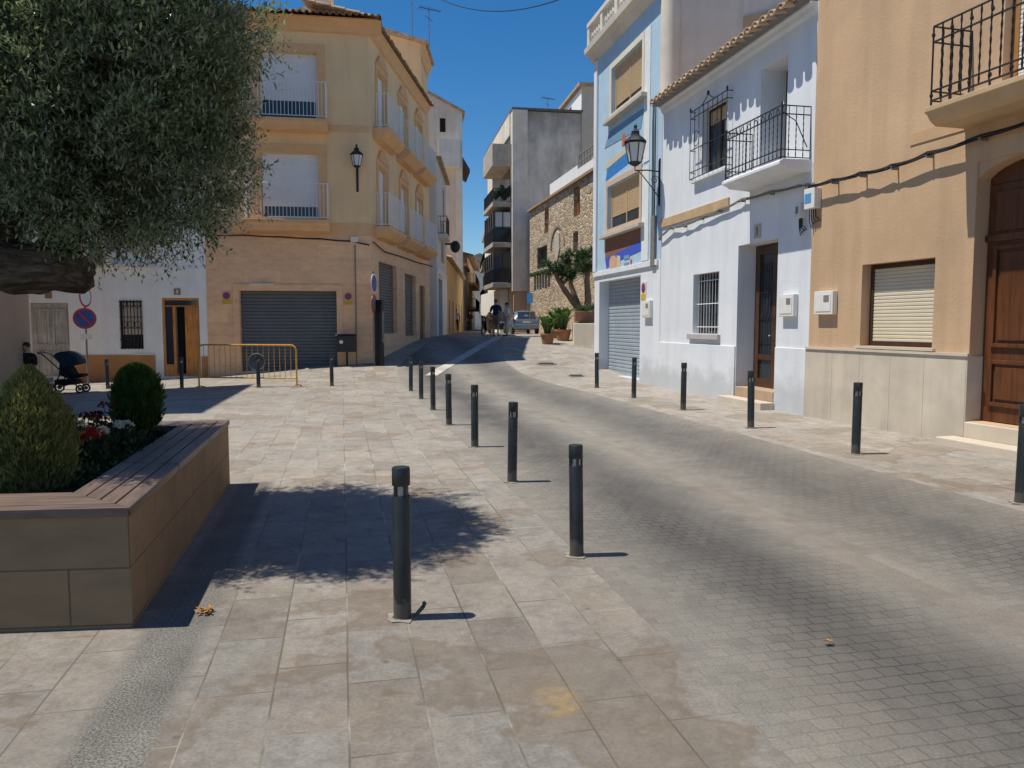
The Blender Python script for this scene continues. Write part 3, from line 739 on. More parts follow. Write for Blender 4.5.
# mural: flat painted shapes on the render
def mural(polys, ms, off=.006):
    mb = MB()
    for k, (m, poly) in enumerate(polys):
        mb.m = m; mb.prism_y(poly, -off-.002*k, -.001)
    mb.build('mural', ms, rt)
mp = [M('mural_blue', (.04,.20,.52), .8, .1, 6), M('mural_cobalt', (.05,.10,.52), .8, .1, 6), M('mural_brown', (.24,.12,.085), .8, .12, 6), M('mural_peach', (.60,.37,.24), .8, .1, 6),
      M('mural_cream', (.60,.50,.34), .8, .1, 6), M('mural_steel', (.17,.31,.46), .8, .1, 6), M('mural_white', (.72,.74,.74), .8, .06, 6), M('mural_red', (.50,.14,.06), .8, .1, 6)]
mural([(2, [(.62,3.50),(3.36,3.66),(3.36,4.06),(.62,4.06)]), (1, [(.75,3.20),(1.3,3.30),(3.66,3.48),(3.30,3.70),(.62,3.48)]),
       (3, [(1.0,3.18),(1.6,3.18),(1.6,3.42),(1.45,3.52),(1.15,3.52),(1.0,3.4)]), (4, [(1.62,3.18),(1.9,3.18),(1.9,3.46),(1.62,3.5)]),
       (5, [(2.2,3.34),(2.6,3.34),(2.6,3.44),(2.2,3.44)]), (5, [(2.2,3.18),(2.55,3.18),(2.55,3.24),(2.2,3.24)]), (7, [(2.68,3.18),(2.78,3.18),(2.78,3.3),(2.68,3.3)])], mp)
mural([(0, [(.6,5.68),(3.0,5.85),(3.0,6.2),(.75,6.02)]), (4, [(.6,6.0),(3.0,6.18),(3.0,6.34),(.7,6.16)]), (5, [(.5,6.62),(3.3,6.5),(3.5,6.95),(.9,7.0)]),
       (7, [(1.95,6.36),(2.2,6.36),(2.2,6.62),(2.05,6.7),(1.95,6.6)]), (3, [(2.9,5.75),(3.5,5.75),(3.5,6.2),(2.9,6.05)]), (6, [(3.52,5.6),(3.9,5.6),(3.9,8.8),(3.52,8.8)]),
       (6, [(3.46,3.2),(3.9,3.2),(3.9,5.5),(3.46,5.5)])], mp)
MB().prism_x([(0,9.30),(-.10,9.34),(-.16,9.46),(-.30,9.54),(-.32,9.68),(0,9.68)], L0-.22, 4.6).build('cornice', m_concp, rt)
mb = MB(); mb.box(L0-.18, 4.6, -.24, -.02, 9.683, 9.78); mb.box(L0-.18, 4.6, -.25, -.01, 10.28, 10.40)
for k in range(24):
    x = L0-.1+k*.2
    if k % 6 == 0: mb.box(x-.1, x+.1, -.23, -.03, 9.78, 10.28)
    else: mb.lathe([(.04,9.78),(.035,9.85),(.065,9.98),(.035,10.16),(.045,10.28)], 6, x, -.13)
mb.build('balustrade', m_concp, rt)
# grey white upper storey that shows over the white house's roof, with its rounded corner
mb = MB(); mb.box(4.32, 4.76, .35, 7.9, 6.0, 12.2); mb.box(4.6, 4.82, 1.9, 7.8, 6.2, 12.0)
mb.build('upper_storey', m_grey, rt)
MB().lathe([(.23,6.7),(.23,12.2)], 20, 4.66, .17).build('downpipe', m_concp, rt, smooth=True)
MB().prism_x([(1.9,8.5),(5.2,9.5),(5.2,9.75),(1.9,8.75)], 4.823, 4.88).build('coping', M('tan_coping', (.50,.38,.24), .85, .12, 3), rt)
mb = MB()
for k, x in enumerate((4.2, 4.27, 4.36)): mb.tube([(x,-.04,3.4+.2*k),(x+.01,-.05,5.0),(x-.01,-.05,6.4),(x+.02,-.05,6.9)], .011, 6)
mb.build('riser_cable', m_cable, rt)
MB().box(4.18, 4.42, -.07, -.003, 3.0, 4.2).build('cable_duct', m_cableg, rt, bevel=.01)

def vado(x, z, P, Q, label, sc_=1.0, z0=0, pm=None):
    rt, _ = facade('no_parking_plate', label, 'sign', P, Q, z0, 'no parking plates beside garages')
    MB().box(x, x+.30*sc_, -.02, -.003, z, z+.45*sc_).build('plate', pm or m_boxw, rt)
    c = (x+.15*sc_, -.024, z+.30*sc_)
    MB().disc(c, (0,1,0), .125*sc_, .006, 18).build('red_ring', m_red, rt)
    MB().disc((c[0], c[1]-.004, c[2]), (0,1,0), .085*sc_, .006, 18).build('blue_disc', m_bl, rt)
    q = .06*sc_
    MB().prism_y([(c[0]-q,c[2]+q-.02),(c[0]-q+.02,c[2]+q),(c[0]+q,c[2]-q+.02),(c[0]+q-.02,c[2]-q)][::-1], -.035, -.0275).build('slash', m_red, rt)
    MB().box(x+.01, x+.29*sc_, -.026, -.0205, z+.01, z+.15*sc_).build('strip', m_yel2, rt)
    return rt
vado(3.5, 2.22, C, B, 'no parking plate with yellow strip right of the light grey garage shutter')

# cables along the right facades
def cable(name, P, Q, pts, r, m, label, off=.07, strands=3):
    rt, _ = facade(name, label, 'cable', P, Q)
    mb = MB()
    for k in range(strands):
        pp = []
        for i in range(len(pts)-1):
            a, b = pts[i], pts[i+1]
            for j in range(6):
                t = j/6; sag = -.012*math.sin(math.pi*t)*(1+.6*k)
                pp.append((a[0]+(b[0]-a[0])*t, -off-.015*math.sin(3*k+i+t*3), a[1]+(b[1]-a[1])*t+sag+.02*k))
        pp.append((pts[-1][0], -off, pts[-1][1]))
        mb.tube(pp, r, 5)
    mb.build('strand', m, rt)
    for p in pts: MB().box(p[0]-.012, p[0]+.012, -off-.01, 0, p[1]-.03, p[1]+.03).build('bracket', m_cableg, rt)
    return rt
cable('facade_cable', A, O2, [(.02,3.76),(.6,3.75),(1.2,3.74),(1.8,3.73),(2.4,3.77),(3.2,3.80),(4.2,3.84),(6,3.9)], .012, m_cable, 'black cable bundle strung across the apricot wall below its balcony', .11)
cable('facade_cable', B, A, [(.02,3.62),(.7,3.78),(1.4,3.74),(2.2,3.80),(3.0,3.84),(3.9,3.90),(4.9,3.87),(5.95,3.82)], .011, m_cableg, 'grey cable bundle strung across the white house below its balcony')

# --- stone house
S0, S1 = (1.25,54.6), (4.37,39.6)
rt, L = facade('stone_house', 'rubble stone house with small windows and an arched niche', 'house', S0, S1, .9)
ops = [(10.9,12.1,7.62,9.25,.3), (4.2,5.3,7.5,9.1,.3), (2.4,4.9,5.4,6.72,.3), (10.8,11.8,5.65,6.8,.3)]
wall_mb(L+.3, .2, 9.45, ops, 9).build('wall', m_rubble, rt)
window(rt, 10.9, 12.1, 7.62, 9.25, .3, m_pdoor, None, w=.12, mull=(11.5,)); window(rt, 4.2, 5.3, 7.5, 9.1, .3, m_pdoor, None, w=.12)
window(rt, 2.4, 4.9, 5.4, 6.72, .3, m_cableg, None, w=.08, mull=(3.2,4.0)); window(rt, 10.8, 11.8, 5.65, 6.8, .3, m_cableg, m_cableg, w=.08)
mb = MB()
for k in range(10): x = 2.5+.26*k; mb.tube([(x,-.05,5.4),(x,-.05,6.72)], .02, 4)
for z in (5.5, 6.1, 6.65): mb.tube([(2.4,-.05,z),(4.9,-.05,z)], .02, 4)
mb.build('grille', m_iron, rt)
mb = MB(); arc = [(7.5+1.45*math.cos(math.pi*k/10), 6.3+1.2*math.sin(math.pi*k/10)) for k in range(11)]
for i in range(10):
    (x0,z0),(x1,z1) = arc[i], arc[i+1]
    ox = [(7.5+(x-7.5)*1.14, 6.3+(z-6.3)*1.14) for x, z in (arc[i], arc[i+1])]
    mb.prism_y([arc[i], ox[0], ox[1], arc[i+1]], -.06, -.002)
mb.build('arch', M('arch_stone', (.30,.24,.18), .9, .2, 4), rt)
MB().prism_y([(6.9,6.2),(7.5,5.4),(8.1,6.2),(8.0,7.1),(7.5,7.3),(7.0,7.1)], -.08, -.002).build('shield', M('carved_stone', (.50,.44,.36), .9, .25, 5, .5), rt)
MB().box(-.1, L+.3, -.2, .1, 9.453, 9.6).build('coping', M('brown_coping', (.34,.22,.14), .9, .15, 3), rt)
mb = MB(); mb.box(3.6, 9.9, .5, .7, 9.6, 10.75); mb.box(9.9, 14.5, .5, .7, 9.6, 10.5)
mb.build('terrace_wall', [M('terrace_white', (.75,.75,.74), .85, .05, 2, streak=.1)], rt)
mb = bar_railing([(9.9,.6),(14.6,.6)], 10.55, 11.3, .5, .03, 4, .035, (10.9,)); mb.build('terrace_rail', m_cableg, rt)
mb = MB(); mb.prism_y([(9.6,10.5),(10.8,10.5),(10.8,11.0),(10.5,11.5),(10.0,11.4),(9.6,11.0)], 1.4, 2.4); mb.build('vent_hood', m_cream, rt)
mb = MB()
for k in range(6): x = 1.6+k*.75; mb.box(x-.3, x+.3, -.4, 0, 4.9+.06*(k%2), 5.1)
mb.build('flower_box', m_bleaf, rt)

# --- grey concrete block
G0, G1 = (.07,55.3), (4.93,56.1)
rt, L = facade('concrete_block', 'tall stained grey concrete apartment block with glazed balconies', 'building', G0, G1, 1.05)
mb = MB(); mb.box(1.0, L, 0, 14, .5, 16.6)
mb.build('wall', m_conc, rt)
MB().box(-.05, 1.02, -.12, .8, 4.0, 16.65).build('pillar', m_concp, rt)
MB().box(.05, 1.0, .8, 14, .5, 16.0).build('wall', m_cream, rt)
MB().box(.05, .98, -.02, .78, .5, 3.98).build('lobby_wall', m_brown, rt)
MB().box(-.1, L+.1, -.15, 14, 16.653, 16.80).build('coping', M('dark_coping', (.16,.14,.12), .9, .2, 3), rt)
MB().box(-.12, .04, .82, 13.5, 15.1, 16.6).build('parapet', m_concp, rt)
zs_ = [4.3, 7.15, 10.0, 12.85]
for k, z in enumerate(zs_):
    b = MB().box(-1.42, .02, .3, 5.5, z, z+.32).build('balcony', M('dull_concrete', (.40,.36,.31), .9, .2, 1.5, .3, 20, streak=.5), rt, bevel=.02)
    if k < 2:   # glazed in
        mb = bar_railing([(0,.4),(-1.36,.4),(-1.36,5.4)], z+.34, z+1.3, .11, .018, 4, .03); mb.build('railing', m_iron, b)
        mb = MB(); mb.box(-1.3, 0, .46, .5, z+.33, z+2.5); mb.box(-1.3, -1.26, .5, 5.3, z+.33, z+2.5); mb.build('glazing', m_glass, b)
        mb = MB()
        for x in (-1.36, -.7, -.06): mb.box(x, x+.07, .4, .455, z+1.35, z+2.5)
        for y in (.5, 1.7, 2.9, 4.1, 5.2): mb.box(-1.36, -1.305, y, y+.07, z+1.35, z+2.5)
        mb.build('window_frame', m_brownfr, b)
        if k == 1: MB().box(-1.2, -.1, .42, .455, z+1.45, z+2.45).build('curtain', M('pale_curtain', (.5,.52,.54), .8, .1, 6), b)
    elif k == 2:
        mb = bar_railing([(0,.4),(-1.36,.4),(-1.36,5.4)], z+.34, z+1.25, .14, .018, 4, .03); mb.build('railing', m_iron, b)
        mb = MB()
        for q in range(6): mb.ell((-1.15+.22*q, .7+.2*(q%2), z+.85+.2*(q%3)), .25, .25, .35, 6, 5)
        mb.build('balcony_plants', m_gleaf, b)
    else:
        MB().box(-1.42, 0, .3, .42, z+.32, z+1.5).build('front_panel', MATS['dull_concrete'], b); MB().box(-1.42, -1.3, .42, 5.5, z+.32, z+1.5).build('front_panel', MATS['dull_concrete'], b)
MB().box(-.03, .045, 1.2, 10.4, 5, 15.2).build('recess_glass', m_glass, rt)
MB().box(-.6, .02, 2.4, 13.9, .6, 4.25).build('ground_floor_wall', M('chalk_white', (.78,.79,.79), .85, .05, 2, streak=.1), rt)
def antenna(loc, h, label, z, tilt=0):
    t = thing('tv_antenna', label, 'antenna', (loc[0], loc[1], z), .5)
    mb = MB(); mb.tube([(0,0,0),(tilt,0,h)], .025, 6); mb.build('mast', m_cableg, t)
    mb = MB(); mb.tube([(-.5+tilt,0,h-.1),(.6+tilt,0,h-.1)], .015, 5)
    for k in range(8): x = -.48+k*.15+tilt; mb.tube([(x,-.28+.02*k,h-.1),(x,.28-.02*k,h-.1)], .010, 4)
    mb.tube([(-.3+tilt,-.25,h-.55),(.3+tilt,.25,h-.55)], .012, 4)
    mb.build('boom', m_cable, t)
    return t
antenna((2.6,57.5), 1.35, 'thin tv antenna on the roof of the concrete block', 16.8)
# stair tower behind the stone house
T0, T1 = (4.96,56.0), (10.5,56.9)
rt, L = facade('stair_tower', 'plain tall beige tower with a sunlit white side above the stone house', 'building', T0, T1, 1.05)
MB().box(0, L, 0, 8, .6, 18.5).build('wall', M('beige_tower_render', (.56,.49,.40), .9, .08, 1, streak=.3), rt)
MB().box(-.03, -.002, .05, 7.9, 16.9, 18.3).build('side_wall', m_white2, rt)
MB().box(-.05, -.031, 3.0, 3.8, 16.95, 17.9).build('slit_window', m_glass, rt)
MB().box(-.25, L+.2, -.2, 8.2, 18.503, 18.7).build('roof', m_tile, rt)

# --- raised bed wall, in front of the stone house
RW = [(2.45,30.6),(4.6,29.9),(5.4,35.6),(2.75,35.8)]
t = thing('raised_bed', 'low rendered wall holding a raised bed below the dragon tree', 'wall', (2.45,30.6,hgt(2.45,30.6)))
o = MB().prism([(x-2.45,y-30.6) for x,y in RW], -.3, .85).build('retaining_wall', m_cream, t, bevel=.02)
MB().prism([(x-2.45,y-30.6) for x,y in [(2.7,30.85),(4.5,30.2),(5.1,35.4),(2.95,35.5)]], .852, .90).build('soil', mat_soil(), t)
t2 = MB(); 
tt = thing('terracotta_trough', 'long terracotta trough on the raised bed at the foot of the dragon tree', 'planter', (2.95,31.5,hgt(2.6,31)+.9))
MB().box(-.4,.9,-.25,.25,-.02,.42).build('trough', m_terra, tt, bevel=.02)
MB().box(-.34,.84,-.2,.2,.40,.43).build('soil', mat_soil(), tt)

# ------------------------------------------------------------------ LEFT ROW
D_, E_, G_ = (-9.7,24.6), (-4.6,25.4), (-3.77,35.6)
# corner house: front
rt, L = facade('cream_corner_house', 'three storey cream corner house with stone clad ground floor and white balcony railings', 'house', D_, E_)
zst, ztop = 4.52, 11.15
ops = [(1.0,4.03,.10,2.70,.28), (1.76,3.53,5.02,7.06,.2), (1.78,3.54,8.15,10.18,.2)]
mb = wall_mb(L, -.6, ztop, ops, 10.5, mz=zst)
mb.build('wall', [m_tan, m_tanclad], rt)
MB().box(-.02, L+.001, -.02, -.002, zst-.02, zst+.36).build('band', m_tantrim, rt)
MB().box(3.9, L+.001, -.02, -.002, 7.78, 7.98).build('band', m_tantrim, rt)
MB().box(-.01, .97, -.02, -.002, -.3, .95).build('plinth', m_tanclad, rt); MB().box(4.06, L+.03, -.02, -.002, -.3, 1.22).build('plinth', m_tanclad, rt)
garage(rt, 1.0, 4.03, .10, 2.70, .28, m_gshut, .105)
frame_mb(.8, 4.23, -.2, 2.9, -.03, -.002, .19, mb=MB()).build('surround', m_tanclad, rt)
MB().box(1.35, 2.1, -.12, -.031, 2.86, 2.92).build('ledge', m_boxw, rt)
for (z0, z1, zs) in ((5.02,7.06,5.4), (8.15,10.18,8.72)):
    window(rt, 1.77, 3.53, z0, z1, .2, m_whitep, m_wshut, zs, w=.05, name='balcony_window')
    frame_mb(1.5, 3.8, z0-.3, z1+.27, -.04, -.002, .26, mb=MB()).build('surround', m_tantrim, rt)
    bz = z0-.10
    b = MB().prism_x([(0,bz),(-.5,bz),(-.5,bz-.12),(-.44,bz-.16),(-.40,bz-.34),(0,bz-.36)], 1.28, 3.88).build('balcony', m_tantrim, rt, bevel=.01)
    mb = bar_railing([(1.33,0),(1.33,-.45),(3.83,-.45),(3.83,0)], bz+.08, bz+1.13, .115, .009, 4, .014)
    for x in (1.33, 3.83): mb.tube([(x,-.45,bz),(x,-.45,bz+1.15)], .016, 4)
    mb.build('railing', m_whitep, b)
# street side, continuing round the corner with its own frame of children
side = bpy.data.objects.new('street_side', None); col.objects.link(side); side.parent = rt
a_f = math.atan2(E_[1]-D_[1], E_[0]-D_[0]); a_s = math.atan2(G_[1]-E_[1], G_[0]-E_[0])
side.location = (L+.002, 0, 0); side.rotation_euler = (0,0,a_s-a_f)
L2 = math.hypot(G_[0]-E_[0], G_[1]-E_[1])
ops = [(.95,3.60,1.30,3.76,.2), (4.98,7.05,1.16,3.62,.2), (7.8,9.0,.9,3.3,.2)]
wx = [(.75,1.85), (3.6,4.8), (6.4,7.6)]
wx = [(1.0,2.2), (4.3,5.5), (7.3,8.5)]
for a, b in wx: ops += [(a,b,4.95,6.95,.16), (a,b,8.15,10.1,.16)]
mb = wall_mb(L2, -.6, ztop, ops, 3.2, mz=zst)
mb.build('street_wall', [m_tan, m_tanclad], side)
garage(side, .95, 3.60, 1.30, 3.76, .2, m_gshut, .1); garage(side, 4.98, 7.05, 1.16, 3.62, .2, m_gshut, .1)
MB().box(7.81, 8.99, .1, .16, .92, 3.29).build('side_door', m_ddoor, side)
MB().box(0, L2, -.02, -.002, zst-.02, zst+.36).build('street_band', m_tantrim, side)
for a, b in wx:
    for z0, z1 in ((4.95,6.95),(8.15,10.1)):
        w = MB(); slats_mb(a+.05, b-.05, z0+.05, z1-.05, .12, .05, .01, w).build('street_shutter', m_wshut, side)
        s_ = frame_mb(a-.2, b+.2, z0-.2, z1+.2, -.045, -.002, .19, mb=MB())
        s_.prism_y([(a-.1,z1+.2),(b+.1,z1+.2),(b-.2,z1+.5),((a+b)/2,z1+.62),(a+.2,z1+.5)], -.08, -.003)
        s_.build('street_surround', m_tantrim, side)
        bz = z0-.1; x0, x1 = a-.60, b+.62
        if b > 8: x1 = 9.3
        bb = MB().prism_x([(0,bz),(-.55,bz),(-.55,bz-.12),(-.48,bz-.18),(-.28,bz-.34),(0,bz-.38)], x0, x1).build('street_balcony', m_tantrim, side)
        bar_railing([(x0+.05,0),(x0+.05,-.5),(x1-.05,-.5),(x1-.05,0)], bz+.08, bz+1.1, .12, .010, 4, .014).build('street_railing', m_whitep, side)
# cornice and tiled eaves round both sides
MB().prism_x([(0,10.82),(-.10,10.86),(-.14,11.0),(-.3,11.10),(-.42,11.16),(0,11.16)], -.1, L+.42).build('cornice', m_tantrim, rt)
MB().prism_x([(0,10.82),(-.08,10.86),(-.11,11.0),(-.18,11.10),(-.26,11.163),(0,11.163)], -.05, 9.5).build('street_cornice', m_tantrim, side)
rf = tiles_mb(-.2, L+.45, -.55, 11.22, 3, .27, .2, .08).build('roof', m_tile, rt)
MB().prism_x([(-.48,11.17),(10.3,11.17),(4.5,12.4)], -.1, L+.3).build('roof_base', m_tantrim, rf)
tiles_mb(-.45, 9.6, -.36, 11.22, 2.4, .27, .2, .08).build('street_roof', m_tile, side)
ch = MB(); ch.box(2.9, 3.75, 3.2, 4.1, 11.6, 13.35); ch.box(2.82, 3.83, 3.12, 4.18, 13.35, 13.5); ch.build('chimney', m_cream, rf)
MB().box(4.63, 4.665, -.035, -.003, .1, 4.2).build('downpipe', m_cableg, rt)
MB().box(4.52, 4.75, -.09, -.003, 4.28, 4.45).build('junction_box', m_boxw, rt)
vado(.47, 2.26, D_, E_, 'no parking plate on tan stone left of the dark garage shutter', .9, 0, m_tantrim)
vado(4.27, 2.26, D_, E_, 'no parking plate on tan stone between dark garage shutter and downpipe', .9, 0, m_tantrim)
cable('facade_cable', D_, E_, [(.02,4.42),(1.2,4.44),(2.4,4.40),(3.6,4.36),(4.6,4.30),(5.1,4.2)], .016, m_cable, 'black cable running along the stone clad front of the cream corner house', .06, 2)
c2 = facade('facade_cable', 'black cable running up the street side of the cream corner house', 'cable', E_, G_)[0]
MB().tube([(0,-.08,4.3),(1.5,-.08,4.12),(4,-.08,4.18),(7,-.08,4.2),(10.5,-.08,4.3)], .022, 5).build('strand', m_cable, c2)

# lantern on bracket
def lantern(loc, rz, label, arm, s=1.0, up=.0):
    t = thing('street_lamp', label, 'street lamp', loc, rz, 'wall lanterns')   # local -y points away from wall
    mb = MB(); mb.box(-.025*s, .025*s, -.03, 0, -.75*s, .25*s); mb.box(-.05*s, .05*s, -.012, -.001, -.8*s, .3*s)
    mb.tube([(0,-.02,0),(0,-arm*.5,.02),(0,-arm,0),(0,-arm,.1*s)], .016*s, 6)
    mb.tube([(0,-.02,-.6*s),(0,-arm*.3,-.38*s),(0,-arm*.62,-.16*s),(0,-arm*.85,-.01)], .012*s, 6)
    mb.tube([(0,-arm*.2+.11*s*math.cos(k*.7)*(1-k*.06), -.2*s+.11*s*math.sin(k*.7)*(1-k*.06)) for k in range(12)], .009*s, 5)
    mb.build('bracket', m_iron, t)
    y = -arm; z = .1*s
    mb = MB(); mb.lathe([(.05*s,z),(.10*s,z+.03*s),(.155*s,z+.07*s),(.155*s,z+.09*s)], 6, 0, y)
    for k in range(6):
        a = math.pi*k/3; mb.tube([(.15*s*math.cos(a), y+.15*s*math.sin(a), z+.08*s), (.24*s*math.cos(a), y+.24*s*math.sin(a), z+.52*s)], .013*s, 4)
    mb.lathe([(.245*s,z+.51*s),(.26*s,z+.53*s),(.25*s,z+.55*s)], 6, 0, y)
    mb.build('lantern_frame', m_iron, t)
    MB().lathe([(.14*s,z+.085*s),(.228*s,z+.515*s)], 6, 0, y).build('lamp_glass', m_lampg, t)
    MB().lathe([(.275*s,z+.55*s),(.20*s,z+.63*s),(.11*s,z+.70*s),(.095*s,z+.76*s),(.105*s,z+.78*s),(.05*s,z+.83*s),(.03*s,z+.87*s),(.05*s,z+.91*s),(.0*s,z+.98*s)], 8, 0, y).build('lamp_cap', m_iron, t)
    return t
dW = math.atan2(A[1]-B[1], A[0]-B[0])
lantern((B[0]-.03, B[1]+.15, 5.20), dW, 'black iron lantern on long bracket between the blue and white houses', .62, 1.0)
lantern((E_[0]-.40, E_[1]-.065, 6.52), a_f, 'black iron lantern on the front corner of the cream house', .30, .78)

# --- white house left across the plaza
H_ = (-15.3,23.76)
rt, L = facade('old_white_house', 'low old white house with ochre plinth and honey wooden door', 'house', H_, D_, -.2)
x_ = L-5.36
ops = [(4.0+x_,5.12+x_,-.03,2.45,.3), (2.74+x_,3.42+x_,.85,2.36,.2), (.14+x_,1.25+x_,.0,2.28,.2)]
wall_mb(L-.003, -.9, 7.4, ops, 8).build('wall', m_white2, rt)
MB().box(1.40+x_, 3.76+x_, -.03, -.002, -.7, .66).build('plinth', M('ochre_plinth', (.50,.25,.10), .85, .1, 2, .3, 30, dirt=.2), rt)
MB().box(5.16+x_, 5.34+x_, -.03, -.002, -.5, .6).build('plinth', MATS['ochre_plinth'], rt)
MB().box(3.1+x_, 3.75+x_, -.04, -.002, .66, .69).build('ledge', m_whitep, rt)
MB().box(2.2+x_, 3.9+x_, -.16, -.002, 3.42, 3.5).build('ledge', m_whitep, rt, bevel=.01)
MB().box(0, L, -.03, -.002, 3.28, 3.40).build('band', m_white2, rt)
ac = MB().box(1.95+x_, 2.6+x_, -.45, -.02, 3.4, 4.0).build('air_conditioner', m_cream, rt, bevel=.02)
MB().disc((2.28+x_, -.455, 3.7), (0,1,0), .22, .02).build('fan_grille', m_cableg, ac)
# honey door ajar with sidelight and transom
d = MB(); frame_mb(4.0+x_+.005, 5.12+x_-.005, -.02, 2.44, .06, .16, .06, (), (2.2,), mb=d); d.box(4.30+x_, 4.38+x_, .065, .158, .0, 2.18); d.box(4.06+x_, 4.30+x_, .08, .14, .0, .35)
d = d.build('door', m_pdoor, rt)
MB().box(4.06+x_, 4.30+x_, .10, .115, .35, 2.18).build('sidelight', m_glass, d); MB().box(4.06+x_, 5.06+x_, .10, .115, 2.22, 2.38).build('transom', m_glass, d)
mb = MB()
a = R(-28); ca, sa = math.cos(a), math.sin(a)
def leafpt(u, w, z): return (5.05+x_-u*ca-w*sa*0, .10+u*abs(sa)*.0+w, z)
MB().box(4.66+x_, 5.055+x_, .085, .135, .0, 2.17).build('open_leaf', m_pdoor, d)
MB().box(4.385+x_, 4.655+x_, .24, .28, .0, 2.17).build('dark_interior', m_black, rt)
window(rt, 2.74+x_, 3.42+x_, .85, 2.36, .2, m_brownfr, m_cream, 1.3, w=.04)
mb = MB()
for k in range(7): x = 2.78+x_+.1*k; mb.tube([(x,-.03,.84),(x,-.03,2.38)], .013, 4)
for z in (.9,1.15,1.5,1.85,2.2,2.33): mb.tube([(2.74+x_,-.03,z),(3.42+x_,-.03,z)], .013, 4)
for q in range(3):
    for k in range(3):
        cx, cz = 2.88+x_+.2*k, 1.0+.62*q; mb.tube([(cx+.09*math.cos(j*.7), -.04, cz+.11*math.sin(j*.7)) for j in range(10)], .011, 4)
mb.build('grille', m_iron, rt)
d = MB(); d.box(.145+x_, 1.245+x_, .1, .15, .0, 2.27); d = d.build('grey_door', m_greydoor, rt)
mb = MB()
for x in (.22, .74):
    for z0, z1 in ((.15,.8),(.95,2.1)): frame_mb(x+x_, x+x_+.44, z0, z1, .07, .098, .06, mb=mb)
mb.build('door_panel', m_greydoor, d)
p = MB().box(4.38+x_, 4.58+x_, -.02, -.002, 2.55, 2.75).build('number_plate', M('brown_tile', (.30,.20,.14), .4, .1, 20), rt)
MB().box(4.46+x_, 4.50+x_, -.024, -.0205, 2.59, 2.71).build('numeral', m_whitep, p)
p = MB().box(.6+x_, .8+x_, -.02, -.002, 2.42, 2.62).build('number_plate', MATS['brown_tile'], rt)
tiles_mb(0, L-.03, -.3, 7.44, 3, .27, .22).build('roof', m_tile, rt)
# further houses closing the left end of the row (behind the tree)
rt, L = facade('ochre_terrace_house', 'tan rendered terrace house left of the old white house, half hidden by the tree', 'house', (-24,22.9), (-15.33,23.73), -.4)
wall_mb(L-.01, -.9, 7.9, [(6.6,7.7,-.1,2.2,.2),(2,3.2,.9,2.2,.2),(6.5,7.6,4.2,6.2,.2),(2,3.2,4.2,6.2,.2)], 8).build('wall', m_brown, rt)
for a, b, c, d in ((2,3.2,.9,2.2),(6.5,7.6,4.2,6.2),(2,3.2,4.2,6.2)): window(rt, a, b, c, d, .2, m_brownfr, m_cshut)
MB().box(6.61,7.69,.1,.16,-.1,2.19).build('door', m_ddoor, rt)
tiles_mb(0, L, -.3, 7.94, 3, .27, .22).build('roof', m_tile, rt)
# the block on the left side of the plaza; its shadow falls on the paving
bl_ = [(-12.55,20.1), (-11.25,13.5), (-24,11.2), (-25.3,17.8)]
t = thing('plaza_block', 'plain tan apartment block at the left edge of the plaza beyond the planter', 'building', (-12.55,20.1,-.25))
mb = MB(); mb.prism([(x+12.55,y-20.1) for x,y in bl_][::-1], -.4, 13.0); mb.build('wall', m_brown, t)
aa = math.atan2(13.5-20.1, -11.25+12.55)
for k in range(3):
    for q in range(1, 4):
        z = 1.4+3.1*q; u = 1.1+2.1*k
        x, y = u*math.cos(aa), u*math.sin(aa); nx, ny = -math.sin(aa), math.cos(aa)
        w = MB(); w.box(-.5, .5, -.04, -.002, z, z+1.5); o = w.build('window', m_cshut, t); o.location = (x, y, 0); o.rotation_euler = (0,0,aa+math.pi)
        fr = frame_mb(-.58, .58, z-.08, z+1.58, -.06, -.003, .08, mb=MB()).build('frame', m_brownfr, o)
mb = MB(); mb.prism([((x+12.55)*1.02+.1,(y-20.1)*1.02+.05) for x,y in bl_][::-1], 13.002, 13.25); mb.build('coping', m_cream, t)

# --- further houses up the left side of the street
n1 = facade('cream_gable_house', 'taller cream house with a plain gable behind the corner house', 'house', (-4.12,35.8), (-4.12,38.6), .9)
rt, L = n1
mb = MB(); mb.prism_x([(0,.5),(0,14.3),(5,15.6),(10,14.3),(10,.5)], 0, L); mb.build('wall', m_tan, rt)
MB().prism_x([(-.32,14.18),(-.32,14.36),(5,15.9),(10.3,14.36),(10.3,14.18),(5,15.62)], -.12, L+.1).build('roof', m_tile, rt)
MB().prism_x([(-.02,13.6),(-.22,14.1),(-.22,14.25),(0,14.25)], -.02, L).build('cornice', m_tantrim, rt)
window(rt, .7, 1.6, 10.0, 12.0, .0, m_tantrim, m_wshut); window(rt, .7, 1.6, 6.0, 8.0, .0, m_tantrim, m_wshut)
antenna((-4.6,36.6), 3.0, 'tall tv antenna with dark boom above the cream gable', 14.55)
t = antenna((-4.0,38.3), 2.4, 'thin mast antenna near the street edge of the cream gable', 14.45)

